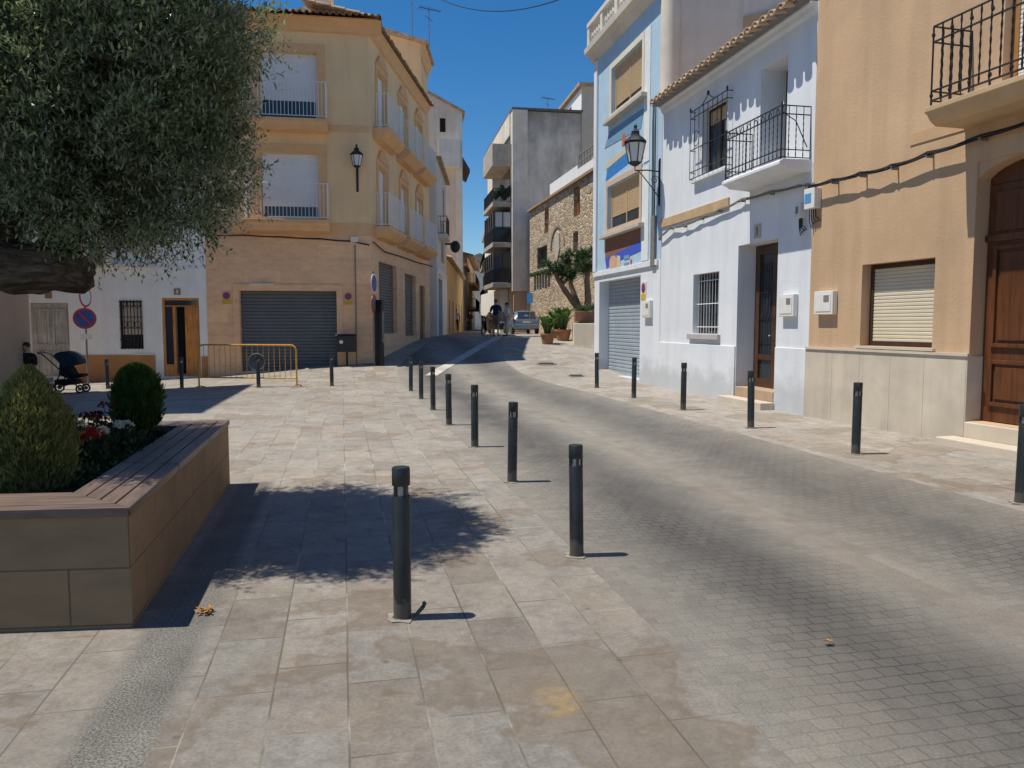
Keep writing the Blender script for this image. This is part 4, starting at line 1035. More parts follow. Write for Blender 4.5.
rt, L = facade('whitewashed_house', 'narrow whitewashed house with dark garage door beyond the corner house', 'house', (-3.74,38.65), (-3.90,46.2), .95)
ops = [(.6,3.6,1.0,4.0,.25), (3.2,5.2,5.0,7.2,.2), (4.6,6.0,7.7,9.2,.2)]
wall_mb(L, .5, 9.9, ops, 7).build('wall', m_grey, rt)
MB().box(0, L, -.04, -.003, 4.2, 4.5).build('band', m_whitep, rt); MB().box(0, .55, -.03, -.003, .6, 4.2).build('ground_floor_wall', m_white2, rt); MB().box(3.65, L, -.03, -.003, .6, 4.2).build('ground_floor_wall', m_white2, rt)
garage(rt, .6, 3.6, 1.0, 4.0, .25, m_gshut, .12)
window(rt, 3.2, 5.2, 5.0, 7.2, .2, m_cableg, m_cableg); window(rt, 4.6, 6.0, 7.7, 9.2, .2, m_brownfr)
b = MB().box(.8, 2.9, -.5, 0, 6.0, 6.2).build('balcony', m_grey, rt); bar_railing([(.85,0),(.85,-.45),(2.85,-.45),(2.85,0)], 6.25, 7.1, .14, .012, 4, .018).build('railing', m_iron, b)
MB().prism_x([(-.25,9.82),(0,9.9),(7,10.2),(7,9.9),(-.25,9.9)][::-1], 0, L).build('roof', m_tile, rt)
s_ = MB(); s_.box(6.1, 6.3, -.5, 0, 6.2, 6.3); s_.ell((6.2,-.6,6.1), .25, .3, .35); s_.build('wall_lamp', m_iron, rt)

rt, L = facade('low_ochre_house', 'low ochre house with small windows beyond the whitewashed one', 'house', (-3.92,46.4), (-4.40,69.5), 1.0)
ops = [(2+4.4*k, 3.2+4.4*k, 1.1, 3.2, .2) for k in range(5)]
wall_mb(L, .5, 5.6, ops, 8).build('wall', m_yellow, rt)
for k in range(5): window(rt, 2+4.4*k, 3.2+4.4*k, 1.1, 3.2, .2, m_brownfr, m_ddoor if k%2 else None)
tiles_mb(0, L, -.3, 5.62, 3, .25, .3, .11).build('roof', m_tile, rt)

rt, L = facade('pinkish_block', 'tall pinkish rendered block with a blank windowless end wall', 'building', (-12,69.6), (-4.46,70.6), 1.05)
mb = MB(); mb.prism_y([(0,.5),(L,.5),(L,20.6),(L-4.2,22.7),(0,22.7)], 0, 9); mb.build('wall', m_pink, rt)
MB().prism_y([(L+.25,20.45),(L+.25,20.7),(L-4.2,22.95),(0,22.95),(0,22.71),(L-4.2,22.71)], -.15, 9).build('roof', m_tile, rt)
MB().box(L-2.0, L-1.5, -.02, .1, 18.8, 20.0).build('slit_window', m_black, rt)
MB().box(L-2.2, L-.25, -.9, 0, 15.6, 18.0).build('water_tank_box', m_grey, rt)
MB().box(L-.6, L+.001, -.03, -.003, .5, 20.4).build('quoin', m_grey, rt)
MB().prism_y([(L-.1,16.0),(L+.75,15.5),(L+.75,15.8),(L-.1,17.2)], 1, 6).build('eave', M('dark_eave', (.13,.10,.08), .9, .2, 3), rt)

rt, L = facade('orange_balcony_house', 'small ochre house with orange eaves and balconies far up the street', 'house', (-4.6,79.9), (-4.95,104), 1.05)
ops = [(1+5*k, 2.6+5*k, z, z+1.9, .2) for k in range(5) for z in (1.1, 4.2, 6.2)]
ops = [(1+5*k, 2.6+5*k, z, z+1.7, .2) for k in range(5) for z in (1.1, 3.7, 6.2)]
wall_mb(L, .5, 8.6, ops, 8).build('wall', m_yellow, rt)
for o in ops: window(rt, *o[:4], .2, m_brownfr)
tiles_mb(-.6, L, -.6, 8.7, 3, .25, .3, .11).build('roof', m_tile, rt)
for z in (3.4, 5.9):
    b = MB().box(.2, 14, -.9, 0, z-.2, z).build('balcony', m_tantrim, rt); bar_railing([(.25,0),(.25,-.85),(14,-.85)], z+.05, z+.95, .25, .02, 4, .025).build('railing', m_iron, b)
rt, L = facade('ochre_corner_house', 'ochre house with a dark doorway beside the pinkish block', 'house', (-4.47,70.7), (-4.58,79.7), 1.05)
ops = [(1.2,2.4,1.1,3.2,.2),(5,6.4,1.1,3.2,.2),(1.2,2.4,4,5.6,.2),(5,6.4,4,5.6,.2)]
wall_mb(L, .5, 7.0, ops, 3).build('wall', m_cream, rt)
for o in ops: window(rt, *o[:4], .2, m_brownfr)
MB().box(0, L, -.3, 2.5, 7.003, 7.2).build('roof', m_tile, rt)
# right side, beyond the concrete block
rt, L = facade('far_white_terrace', 'sunlit white terrace beyond the concrete block', 'house', (-3.4,95), (-1.75,70.5), 1.05)
ops = [(2+5*k, 3.2+5*k, z, z+1.6, .2) for k in range(5) for z in (1.2, 4.6, 8.0)]
wall_mb(L, .5, 11.6, ops, 8).build('wall', m_white2, rt)
for o in ops: window(rt, *o[:4], .2, m_brownfr)
for z in (4.3, 7.7):
    b = MB().box(6, 22, -.7, 0, z-.2, z).build('balcony', m_whitep, rt); bar_railing([(6,-.65),(22,-.65)], z+.05, z+.95, .3, .02, 4, .025).build('railing', m_iron, b)
MB().box(-.2, L+.2, -.3, 8, 11.603, 11.8).build('roof', m_tile, rt)
rt, L = facade('street_end_house', 'pale house closing the far end of the street', 'house', (-11,118), (1,121), 1.05)
ops = [(1.5+2.6*k, 2.6+2.6*k, z, z+1.7, .2) for k in range(4) for z in (1.2, 4.4, 7.4)]
mb = MB(); wall_mb(L, .5, 10.2, ops, 8, mb); mb.build('wall', m_cream, rt)
for o in ops: window(rt, *o[:4], .2, m_brownfr)
MB().prism_y([(-.3,10.2),(L+.3,10.2),(L/2,12.6)], -.3, 8).build('roof', m_tile, rt)

# ------------------------------------------------------------------ STREET FURNITURE
def make_bollard(label, x, y, group):
    t = thing('bollard', label, 'bollard', (x, y, hgt(x, y)), 0, group)
    MB().lathe([(.058,-.02),(.058,.006),(.049,.010),(.0485,.665),(.047,.668)], 20).build('post', m_boll, t, smooth=True)
    mb = MB(); mb.lathe([(.034,.668),(.034,.722)], 16, capb=False, capt=False)
    mb.build('steel_ring', m_ring, t, smooth=True)
    mb = MB(); mb.lathe([(.047,.722),(.0495,.726),(.0495,.812),(.045,.82)], 20)
    for k in range(4):
        a = math.pi/4+k*math.pi/2; mb.box(.040*math.cos(a)-.007, .040*math.cos(a)+.007, .040*math.sin(a)-.007, .040*math.sin(a)+.007, .66, .73)
    mb.build('cap', m_boll, t, smooth=True)
    mb = MB()
    mb.prism([(.062+.02*math.sin(3.1*k)+.035*math.cos(k*.785) if False else (.085+.018*math.sin(k*2.7))*math.cos(k*math.pi/6), (.085+.018*math.sin(k*2.7))*math.sin(k*math.pi/6)) for k in range(12)], -.02, .007)
    mb.build('mortar_collar', M('pale_mortar', (.27,.24,.20), .9, .2, 12, .4, 40), t)
    return t
gl, gr_, gp = 'bollards along the plaza side of the street', 'bollards along the pavement', 'bollards in front of the far houses'
left = [(-.60,4.11,'dark bollard nearest the camera with a bent dark stub at its foot'), (.45,5.25,'dark bollard standing alone at the paver edge, second nearest the camera'),
        (0,7.78,'dark bollard third in the plaza row counted from the camera'), (-.49,10.04,'dark bollard fourth in the plaza row, between the third and fifth'),
        (-1.01,12.27,'dark bollard fifth in the plaza row counted from the camera'), (-1.49,14.46,'dark bollard sixth in the plaza row, just short of the far pair'),
        (-1.97,16.63,'dark bollard last but one at the far end of the plaza row'), (-2.46,18.66,'dark bollard farthest of the plaza row, near the shaded slope')]
right = [(1.99,18.0,'dark bollard in front of the light grey garage shutter, farthest on the pavement'), (2.46,15.49,'dark bollard in front of the joint of blue and white houses'),
         (2.97,13.29,'dark bollard in front of the white house by its grilled ground window'), (3.42,10.95,'dark bollard in front of the walnut street door'),
         (3.93,8.72,'dark bollard in front of the apricot house marble plinth'), (4.22,6.29,'dark bollard at the right edge in front of the arched wooden door')]
far = [(-11.08,21.04,'dark bollard before the ochre plinth of the old white house'), (-8.77,20.39,'dark bollard in front of the honey wooden door'),
       (-6.47,19.6,'dark bollard behind the yellow barrier'), (-4.68,19.95,'dark bollard in front of the dark garage shutter, right of the barrier')]
proto = None
for lst, g in ((left, gl), (right, gr_), (far, gp)):
    for x, y, lab in lst:
        if proto is None: proto = make_bollard(lab, x, y, g)
        else:
            o = copy_tree(proto); o.location = (x, y, hgt(x, y)); o.rotation_euler.z = rnd.uniform(0, 6); o.rotation_euler.x = rnd.uniform(-.014,.014); o.rotation_euler.y = rnd.uniform(-.014,.014)
            o['label'] = lab; o['group'] = g
for o in bpy.data.objects:
    if o.get('label') == left[0][2]: o.scale.z = 1.02
    if o.get('label') == left[1][2]: o.scale.z = .95
# bent stub at the foot of the nearest bollard
o = MB().tube([(0,0,0),(.012,.005,.02),(.045,.02,.055),(.055,.02,.075),(.048,.02,.085)], [.009,.010,.012,.014,.009], 6).build('bent_stub', m_boll)
o.location = (-.535, 4.105, 0); tag(o, 'small bent dark metal stub at the foot of the nearest bollard', 'stub')

# yellow pedestrian barrier
bx0, bx1, by = -8.19, -5.50, 20.1
t = thing('crowd_barrier', 'yellow tubular crowd barrier standing before the dark garage shutter', 'barrier', (bx0, by, hgt(bx0, by)), math.atan2(-.45, bx1-bx0))
W_ = bx1-bx0+.03; zz = hgt(bx1, by)-hgt(bx0, by); r_ = .022
arcs = [(W_-.15+.15*math.sin(k*math.pi/12), 0, .95+.15*math.cos(k*math.pi/12)+zz*.5) for k in range(7)]
arcl = [(.15-.15*math.cos(k*math.pi/12), 0, .95+.15*math.sin(k*math.pi/12)+zz*.5) for k in range(7)]
MB().tube([(0,0,.02)]+arcl+arcs+[(W_,0,.02+zz)], r_, 8).build('frame', m_yell, t, smooth=True)
mb = MB(); mb.tube([(0,0,.25+zz*.5),(W_,0,.25+zz*.5)], .018, 6)
for k in range(1, 18): x = W_*k/18; mb.tube([(x,0,.25+zz*.5),(x,0,1.09+zz*.5)], .008, 5)
mb.build('bars', m_yell, t)
for x, q in ((0,0),(W_,zz)):
    MB().tube([(x,-.28,.012+q),(x,-.06,.05+q),(x,.06,.05+q),(x,.28,.012+q)], .016, 6).build('foot', m_yell, t)
MB().box(W_*.30, W_*.62, -.006, .006, 1.08+zz*.5, 1.125+zz*.5).build('worn_strip', m_cream, t)
ds = thing('hanging_disc', 'dark round sign plate with pale rim hanging on the yellow barrier', 'sign', (bx0+W_*.595, by-.31, hgt(bx0,by)+.28))
MB().disc((0,0,.42), (0,1,0), .21, .008, 24).build('plate', M('dark_plate', (.10,.11,.12), .4, .15, 6), ds)
MB().tube([(.215*math.cos(k*math.pi/12), 0, .42+.215*math.sin(k*math.pi/12)) for k in range(25)], .011, 5).build('rim', m_cableg, ds)
MB().box(-.22, .22, -.012, .002, .15, .19).build('clamp', m_ring, ds)

# litter bin on a post
bx, by_ = (347-512)/770*24.9, 24.85
t = thing('litter_bin', 'black square litter bin on a thin post by the cream corner house', 'litter bin', (bx, by_, hgt(bx, by_)), .1)
MB().tube([(0,.1,-.1),(0,.1,.55)], .035, 8).build('post', m_iron, t)
mb = MB(); mb.prism_x([(-.22,.46),(.2,.46),(.24,.98),(-.24,.98)], -.3, .3); mb.build('bin', m_iron, t, bevel=.02)
mb = MB(); mb.prism_x([(-.25,.983),(.25,.983),(.2,1.03),(-.2,1.03)], -.32, .32); mb.build('lid', m_iron, t, bevel=.01)
MB().disc((-.14,-.236,.78), (0,1,0), .06, .006).build('sticker', m_boxw, t)

def round_sign(root, c, nrm, r, face, ring, rimw=.25):
    n = Vector(nrm).normalized(); c = Vector(c)
    p = MB().disc(c, n, r, .012, 28).build('sign_disc', ring, root)
    MB().disc(c+n*.008, n, r*(1-rimw), .006, 28).build('sign_face', face, p)
    return p
# no-parking sign on a pole by the old white house
sx, sy = (87-512)/770*22.9, 22.9
t = thing('sign_post', 'grey pole with white red-rimmed disc above a blue no parking disc', 'road sign', (sx, sy, hgt(sx, sy)), .5)
MB().tube([(0,0,-.1),(0,0,3.25)], .027, 8).build('pole', m_cableg, t)
round_sign(t, (.02,-.05,2.62), (.86,-.5,0), .31, m_whitep, m_red, .18)
p = round_sign(t, (-.02,-.04,1.98), (0,-1,0), .31, m_bl, m_red, .2)
MB().prism_y([(-.19,2.13),(-.15,2.17),(.15,1.83),(.11,1.79)][::-1], -.068, -.055).build('slash', m_red, p)
MB().box(-.16,.16,-.04,-.028,1.36,1.52).build('plate', m_boxw, t)
# round sign seen from behind further left
sx, sy = (27-512)/770*21.2, 21.2
t = thing('sign_post', 'pale round sign on a pole at the left edge by the tan block', 'road sign', (sx, sy, hgt(sx, sy)), -.6)
MB().tube([(0,0,-.1),(0,0,2.95)], .027, 8).build('pole', m_cableg, t)
round_sign(t, (0,-.04,2.6), (0,-1,0), .29, m_boxw, m_red, .16)
# signs and dark panel at the corner
sx, sy = (374-512)/770*24.6, 24.6
t = thing('sign_post', 'round blue and red signs seen nearly edge-on beside the dark panel', 'road sign', (sx, sy, hgt(sx, sy)), 0)
MB().tube([(0,.05,-.1),(0,.05,3.0)], .027, 8).build('pole', m_cableg, t)
round_sign(t, (.03,0,2.62), (.993,-.12,0), .31, m_bl, m_whitep, .15)
round_sign(t, (.03,0,1.98), (.993,-.12,0), .30, m_cableg, m_red, .25)
sx, sy = (379-512)/770*24.75, 24.75
t = thing('information_panel', 'tall narrow dark panel with pale strip standing at the house corner', 'panel', (sx, sy, hgt(sx, sy)), -.5)
MB().box(-.17,.17,-.06,.06,-.1,2.1).build('casing', m_iron, t, bevel=.015)
MB().box(.172,.18,-.045,.045,.75,1.75).build('face_plate', m_cableg, t)

# pushchair
def wheel(mb_t, c, r, ax=(1,0,0)):
    a = Vector(ax).normalized(); u = Vector((0,0,1)); v = a.cross(u); c = Vector(c)
    return MB().tube([c+u*(r*math.cos(k*math.pi/8))+v*(r*math.sin(k*math.pi/8)) for k in range(17)], .025, 6)
sx, sy = -11.62, 20.1
t = thing('pushchair', 'folded-back dark pushchair with navy hood beside the grey door', 'pushchair', (sx, sy, hgt(sx, sy)), R(8))
mb = MB()
for y in (-.22,.22):
    mb.tube([(-.62,y,1.06),(-.5,y,1.02),(-.1,y,.62),(.35,y,.14)], .016, 6); mb.tube([(-.3,y,.12),(-.05,y,.6),(.1,y,.72)], .016, 6); mb.tube([(-.3,y,.14),(.3,y,.3)], .013, 6)
mb.tube([(-.62,-.22,1.06),(-.64,0,1.07),(-.62,.22,1.06)], .02, 6)
mb.build('frame', m_iron, t)
MB().prism_y([(-.15,.5),(.1,.36),(.42,.42),(.46,.5),(.2,.5),(.0,.95),(-.1,.95)], -.2, .2).build('seat', m_black, t, bevel=.03)
mb = MB(); N = 8; vs = []
for j in (-1, 1):
    for k in range(N+1):
        a = R(5)+R(130)*k/N; vs.append((.02+.36*math.cos(a)-.0, .24*j, .74+.36*math.sin(a)))
vs.append((-.02,-.24,.68)); vs.append((-.02,.24,.68))
fs = [(k, k+1, N+2+k, N+1+k) for k in range(N)] + [(k+1, k, 2*N+2) for k in range(N)] + [(N+1+k, N+2+k, 2*N+3) for k in range(N)]
mb.mesh(vs, fs); mb.build('hood', M('navy_fabric', (.018,.035,.06), .9, .15, 12, .2), t)
MB().prism_y([(-.25,.22),(.25,.22),(.28,.36),(-.28,.36)], -.18, .18).build('basket', m_black, t, bevel=.03)
for c, r in (((-.32,-.26,.135),.11), ((-.32,.26,.135),.11), ((.36,-.2,.115),.09), ((.36,.2,.115),.09)):
    w = wheel(None, c, r, (0,1,0)).build('wheel', m_iron, t); MB().disc(c, (0,1,0), r*.55, .02, 12).build('hub', m_cableg, w)

# ------------------------------------------------------------------ PEOPLE
def skin_mesh(name, chain, m, parent, lvl=2):
    """chain: list of (parent index or -1, (x,y,z), radius or (rx, ry)); one continuous surface"""
    me = bpy.data.meshes.new(name)
    me.from_pydata([c[1] for c in chain], [(c[0], i) for i, c in enumerate(chain) if c[0] >= 0], [])
    o = bpy.data.objects.new(name, me); col.objects.link(o); me.materials.append(m)
    if not me.skin_vertices: 
        o.modifiers.new('skin', 'SKIN')
    else: o.modifiers.new('skin', 'SKIN')
    sv = me.skin_vertices[0].data
    for i, c in enumerate(chain):
        r = c[2] if isinstance(c[2], tuple) else (c[2], c[2])
        sv[i].radius = r
        sv[i].use_root = (i == 0)
    o.modifiers['skin'].use_smooth_shade = True
    s = o.modifiers.new('sub', 'SUBSURF'); s.levels = s.render_levels = lvl
    o.parent = parent
    return o
def person(label, x, y, rz, h, top, bottom, hair=None, shorts=False, seated=False, stride=.06, hat=None, skirt=False, group=None, seat_z=.45):
    t = thing('person', label, 'person', (x, y, hgt(x, y)), rz, group)   # faces local -y
    k = h/1.75
    dz = 0
    def P(px, py, pz): return (px*k, py*k, pz*k)
    if not seated:
        hip, kn, an, toe = (.095,0,.90), (.10,-.01,.49), (.10,.03,.08), (.115,-.14,.035)
        legs = lambda s: [(s*.095,0,.90), (s*.11,-.02-s*stride*.5,.49), (s*.12,.03-s*stride,.085), (s*.14,-.13-s*stride,.04)]
    else:
        z = seat_z/k
        dz = z+.09-.90
        legs = lambda s: [(s*.095,0,z+.09), (s*.13,-.42,z+.06), (s*.13,-.40,.085), (s*.14,-.55,.04)]
    ch = [(-1, P(0,.01,.96+dz), (.135*k,.10*k)), (0, P(0,.015,1.10+dz), (.125*k,.09*k)), (1, P(0,.01,1.28+dz), (.15*k,.10*k)), (2, P(0,.01,1.42+dz), (.12*k,.08*k)),
          (3, P(0,.0,1.50+dz), .05*k), (4, P(0,-.005,1.56+dz), .058*k), (5, P(0,-.01,1.63+dz), (.075*k,.09*k)), (6, P(0,-.005,1.71+dz), (.06*k,.07*k)), (6, P(0,-.105,1.615+dz), .014*k)]
    arms = {}
    for s in (-1, 1):
        b = len(ch)
        if seated: el, wr, hd = (s*.25,-.08,1.12+dz), (s*.16,-.30,1.0+dz), (s*.12,-.38,.98+dz)
        else: el, wr, hd = (s*.27,.03,1.13), (s*.26,-.08,.90), (s*.25,-.11,.80)
        ch += [(3, P(s*.19,.01,1.40+dz), .056*k), (b, P(*el), .042*k), (b+1, P(*wr), .03*k), (b+2, P(*hd), (.026*k,.042*k))]
        for q in range(4):   # fingers
            fx = -.03+.02*q; f0 = len(ch)
            ch += [(b+3, P(hd[0]+s*.0, hd[1]+fx, hd[2]-.06), .010*k), (f0, P(hd[0]-s*.015, hd[1]+fx-.008, hd[2]-.10+abs(q-1.4)*.008), .008*k)]
        ch.append((b+3, P(hd[0]-s*.02, hd[1]-.06, hd[2]-.02), .010*k))
        arms[s] = (P(s*.19,.01,1.40+dz), P(*el), P(*wr))
        l = legs(s); b = len(ch)
        ch += [(0, P(*l[0]), .085*k), (b, P(*l[1]), .058*k), (b+1, P(*l[2]), .038*k), (b+2, P(*l[3]), (.035*k,.032*k))]
    body = skin_mesh('body', ch, m_skin, t)
    # clothing: a slightly larger continuous shell each
    sh = [(-1, P(0,.01,.93+dz), (.155*k,.125*k)), (0, P(0,.015,1.10+dz), (.15*k,.115*k)), (1, P(0,.01,1.28+dz), (.172*k,.12*k)), (2, P(0,.01,1.43+dz), (.135*k,.092*k)), (3, P(0,.005,1.475+dz), (.065*k,.06*k))]
    for s in (-1, 1):
        a = arms[s]; b = len(sh); e = [a[0][i]+(a[1][i]-a[0][i])*.95 for i in range(3)]
        sh += [(3, a[0], .075*k), (b, tuple(e), .062*k)]
    skin_mesh('shirt', sh, top, t)
    tr = [(-1, P(0,.01,.95+dz), (.15*k,.115*k))]
    for s in (-1, 1):
        l = legs(s); b = len(tr)
        if shorts: e = [l[0][i]+(l[1][i]-l[0][i])*.92 for i in range(3)]; tr += [(0, P(*l[0]), .105*k), (b, P(*e), .092*k)]
        else: tr += [(0, P(*l[0]), .10*k), (b, P(*l[1]), .075*k), (b+1, P(l[2][0], l[2][1], l[2][2]+.02), .062*k)]
    skin_mesh('shorts' if shorts else 'trousers', tr, bottom, t)
    for s in (-1, 1):
        l = legs(s); mb = MB(); c = P(l[3][0]-s*.008, l[3][1]+.06, .045); mb.ell(c, .05*k, .145*k, .05*k, 10, 7); mb.build('shoe', m_ddoor, t, smooth=True)
    mb = MB(); mb.ell(P(0,.02,1.685+dz), .088*k, .102*k, .09*k, 12, 8); mb.build('hair', hair or m_hair, t, smooth=True)
    mb = MB()
    for s in (-1, 1): mb.ell(P(s*.032,-.094,1.645+dz), .012*k, .008*k, .009*k, 6, 5)
    mb.build('eyes', m_black, t)
    mb = MB()
    for s in (-1, 1): mb.ell(P(s*.083,.0,1.63+dz), .012*k, .022*k, .034*k, 6, 5)
    mb.build('ears', m_skin, t)
    MB().ell(P(0,-.093,1.575+dz), .026*k, .008*k, .007*k, 8, 5).build('mouth', m_redf if False else M('lips', (.30,.12,.10), .6, .05, 8, 0), t)
    return t
def cloth(n, c): return M(n, c, .9, .12, 10, .25, 60)
def at(u, Y): return ((u-512)/770*Y, Y)
x, y = at(496, 36.5); person('person in navy shirt and khaki shorts standing at the top of the slope', x, y, R(165), 1.76, cloth('navy_cotton', (.012,.025,.075)), cloth('khaki_cotton', (.16,.14,.10)), None, True)
x, y = at(506.5, 37.2); person('person in white top and beige trousers beside the navy shirted one', x, y, R(-70), 1.62, cloth('white_cotton', (.68,.68,.64)), cloth('beige_cotton', (.48,.42,.34)), M('dark_hair', (.035,.022,.016), .8, .2, 30, .3))
x, y = at(456.5, 57); person('person in pale blue shirt far up the street by the ochre house', x, y, R(10), 1.7, cloth('pale_blue_cotton', (.36,.44,.55)), cloth('dark_cotton', (.03,.03,.035)), MATS['dark_hair'])
x, y = at(470, 64); person('person in dark clothes far up the middle of the street', x, y, R(-20), 1.7, cloth('black_cotton', (.02,.018,.018)), MATS['dark_cotton'], MATS['dark_hair'])
# seated figure by the pushchair, on a stone bench
sx, sy = at(24, 19.6); 
t = thing('stone_bench', 'plain stone bench at the left edge by the tan block', 'bench', (sx, sy+.12, hgt(sx, sy)), 0)
MB().box(-.5,.5,-.2,.25,.34,.45).build('seat', m_marble2, t, bevel=.01)
for q in (-.38,.30): MB().box(q,q+.1,-.16,.2,-.1,.338).build('leg', m_marble2, t)
person('person in dark clothes sitting on the bench beside the pushchair', sx, sy+.1, R(5), 1.68, MATS['black_cotton'], MATS['dark_cotton'], MATS['dark_hair'], seated=True)

# ------------------------------------------------------------------ VEHICLES
def hatchback(label, x, y, rz, paint):
    t = thing('parked_car', label, 'car', (x, y, hgt(x, y)), rz, 'cars parked by the stone house')      # rear faces local -y, length along +y
    W, L = .84, 3.9
    # side silhouette (y, z): rear to front, then sections narrowing to the roof
    def sec(yy, zb, zs, zt, ws, wt):
        return [(-ws*.97,yy,zb),(-ws,yy,zb+.18),(-ws,yy,zs),(-wt,yy,zt),(wt,yy,zt),(ws,yy,zs),(ws,yy,zb+.18),(ws*.97,yy,zb)]
    secs = [sec(0,.34,.72,.86,.74,.66), sec(.08,.26,.84,.92,.80,.72), sec(.22,.24,.92,1.22,.83,.66), sec(.5,.24,.95,1.43,.84,.60), sec(1.3,.24,.96,1.49,.84,.60), sec(2.0,.24,.95,1.42,.84,.60),
            sec(2.75,.24,.92,.98,.84,.74), sec(3.5,.26,.78,.82,.80,.66), sec(3.82,.30,.62,.66,.72,.60), sec(3.9,.36,.56,.58,.66,.55)]
    mb = MB(); vs = [p for s in secs for p in s]; n = 8
    fs = [(i*n+j, i*n+(j+1)%n, (i+1)*n+(j+1)%n, (i+1)*n+j) for i in range(len(secs)-1) for j in range(n)] + [tuple(range(n-1,-1,-1)), tuple(range((len(secs)-1)*n, len(secs)*n))]
    mb.mesh(vs, fs); body = mb.build('body', paint, t, smooth=True)
    s = body.modifiers.new('sub', 'SUBSURF'); s.levels = s.render_levels = 2
    body.modifiers.move(1, 0) if len(body.modifiers) > 1 else None
    MB().mesh([(-.58,.06,.93),(.58,.06,.93),(.50,.36,1.36),(-.50,.36,1.36),(-.58,.11,.93),(.58,.11,.93),(.50,.41,1.36),(-.50,.41,1.36)], [(0,1,2,3),(7,6,5,4),(0,4,5,1),(1,5,6,2),(2,6,7,3),(3,7,4,0)]).build('rear_window', m_glass, t)
    for s in (-1, 1):
        MB().box(s*.79-.06 if s < 0 else .73, s*.79+.0 if s < 0 else .80, .05, .25, .78, 1.05).build('tail_light', m_red, t, bevel=.02)
        MB().mesh([(s*.80,.75,.98),(s*.80,2.35,.98),(s*.66,2.0,1.36),(s*.66,.85,1.38),(s*.77,.75,.98),(s*.77,2.35,.98),(s*.63,2.0,1.36),(s*.63,.85,1.38)], [(0,1,2,3),(7,6,5,4),(0,4,5,1),(1,5,6,2),(2,6,7,3),(3,7,4,0)]).build('side_window', m_glass, t)
        MB().ell((s*.95,2.25,1.02), .09, .06, .07, 8, 6).build('mirror', paint, t)
        for yy in (.68, 3.15):
            w = MB().lathe([(.20,-.09),(.29,-.085),(.305,-.04),(.305,.04),(.29,.085),(.20,.09)], 20).build('wheel', m_iron, t); w.location = (s*.76, yy, .305); w.rotation_euler = (0, math.pi/2, 0)
            MB().lathe([(.0,-.096),(.18,-.094),(.19,.094),(.0,.096)], 12).build('rim', m_ring, w)
    MB().box(-.72,.72,-.05,.14,.36,.60).build('bumper', paint, t, bevel=.05)
    p = MB().box(-.26,.26,-.012,.02,.68,.79).build('number_plate', m_whitep, t)
    return t
paint1 = M('silver_blue_paint', (.20,.27,.36), .3, .04, 2, 0, 60, .5); paint2 = M('black_paint', (.016,.018,.022), .25, .05, 2, 0, spec=.6)
hatchback('silver blue hatchback parked along the rubble stone wall', (527-512)/770*47, 47, R(11), paint1)
hatchback('black hatchback parked behind the two standing people', (503-512)/770*50.2, 50.2, R(11), paint2)
x, y = at(487.5, 41)
t = thing('motor_scooter', 'black motor scooter parked by the chalk white wall', 'scooter', (x, y, hgt(x, y)), R(160))
for c in (-.55, .62): 
    w = wheel(None, (0,c,.24), .21).build('wheel', m_iron, t); MB().disc((0,c,.24), (1,0,0), .14, .06, 14).build('rim', m_ring, w)
MB().prism_x([(-.7,.4),(-.75,.62),(-.5,.72),(.1,.72),(.15,.35),(.35,.3),(.5,.95),(.42,1.0),(.3,.5),(.0,.25),(-.4,.28)], -.13, .13).build('body', paint2, t, bevel=.04)
MB().prism_x([(-.7,.70),(-.72,.80),(.05,.80),(.1,.725)], -.14, .14).build('seat', m_black, t, bevel=.03)
mb = MB(); mb.tube([(0,.62,.24),(0,.45,1.0)], .03, 6); mb.tube([(-.32,.36,1.03),(0,.45,1.02),(.32,.36,1.03)], .018, 6); mb.build('handlebar', m_iron, t)
MB().ell((0,.56,.82), .09, .07, .1, 8, 6).build('headlight', m_ring, t)
for s in (-1, 1): MB().ell((s*.26,.42,1.18), .06, .015, .04, 8, 5).build('mirror', m_iron, t)
# blue square sign by the stone wall
x, y = at(530.5, 50.5); x -= .0
x, y = at(530, 44.0)
t = thing('parking_sign', 'small blue square sign on a pole before the stone house', 'road sign', (x, y, hgt(x, y)), -.25)
MB().tube([(0,0,-.1),(0,0,2.4)], .025, 6).build('pole', m_cableg, t)
MB().box(-.17,.17,-.05,-.03,1.78,2.36).build('sign_face', m_skyb, t)

# round iron covers in the paving
for x, y, r, lab in ((1.07,24.1,.34,'dark round drain cover in the road below the potted plants'), (1.77,21.2,.24,'small dark drain cover in the pavement near the blue house')):
    t = thing('drain_cover', lab, 'drain cover', (x, y, hgt(x, y)+.012), math.atan2(hgt(x+.3,y)-hgt(x-.3,y), .6))
    t.rotation_euler = (math.atan2(hgt(x,y+.3)-hgt(x,y-.3), .6), -math.atan2(hgt(x+.3,y)-hgt(x-.3,y), .6), 0)
    MB().lathe([(r,-.03),(r,.006),(r-.03,.008)], 24).build('rim', m_cableg, t)
    mb = MB()
    for k in range(6): mb.box(-r*.7, r*.7, -r*.6+k*r*.22, -r*.6+k*r*.22+.03, .008, .012)
    mb.build('ribs', m_iron, t)

# cable across the sky, from the gable mast to the grey upper storey
t = thing('overhead_cable', 'thin dark cable crossing the sky above the street', 'cable', (-4.6,36.6,17.3))
q0, q1 = Vector((0,0,0)), Vector((4.9+4.6, 20.2-36.6, 12.0-17.3))
MB().tube([q0.lerp(q1, k/30)+Vector((0,0,-1.85*(1-(2*k/30-1)**2))) for k in range(31)], .018, 5).build('strand', m_cable, t)
for k in (1, 2): MB().ell(q0.lerp(q1, k*.02), .06, .06, .08, 8, 6).build('insulator', m_whitep, t)

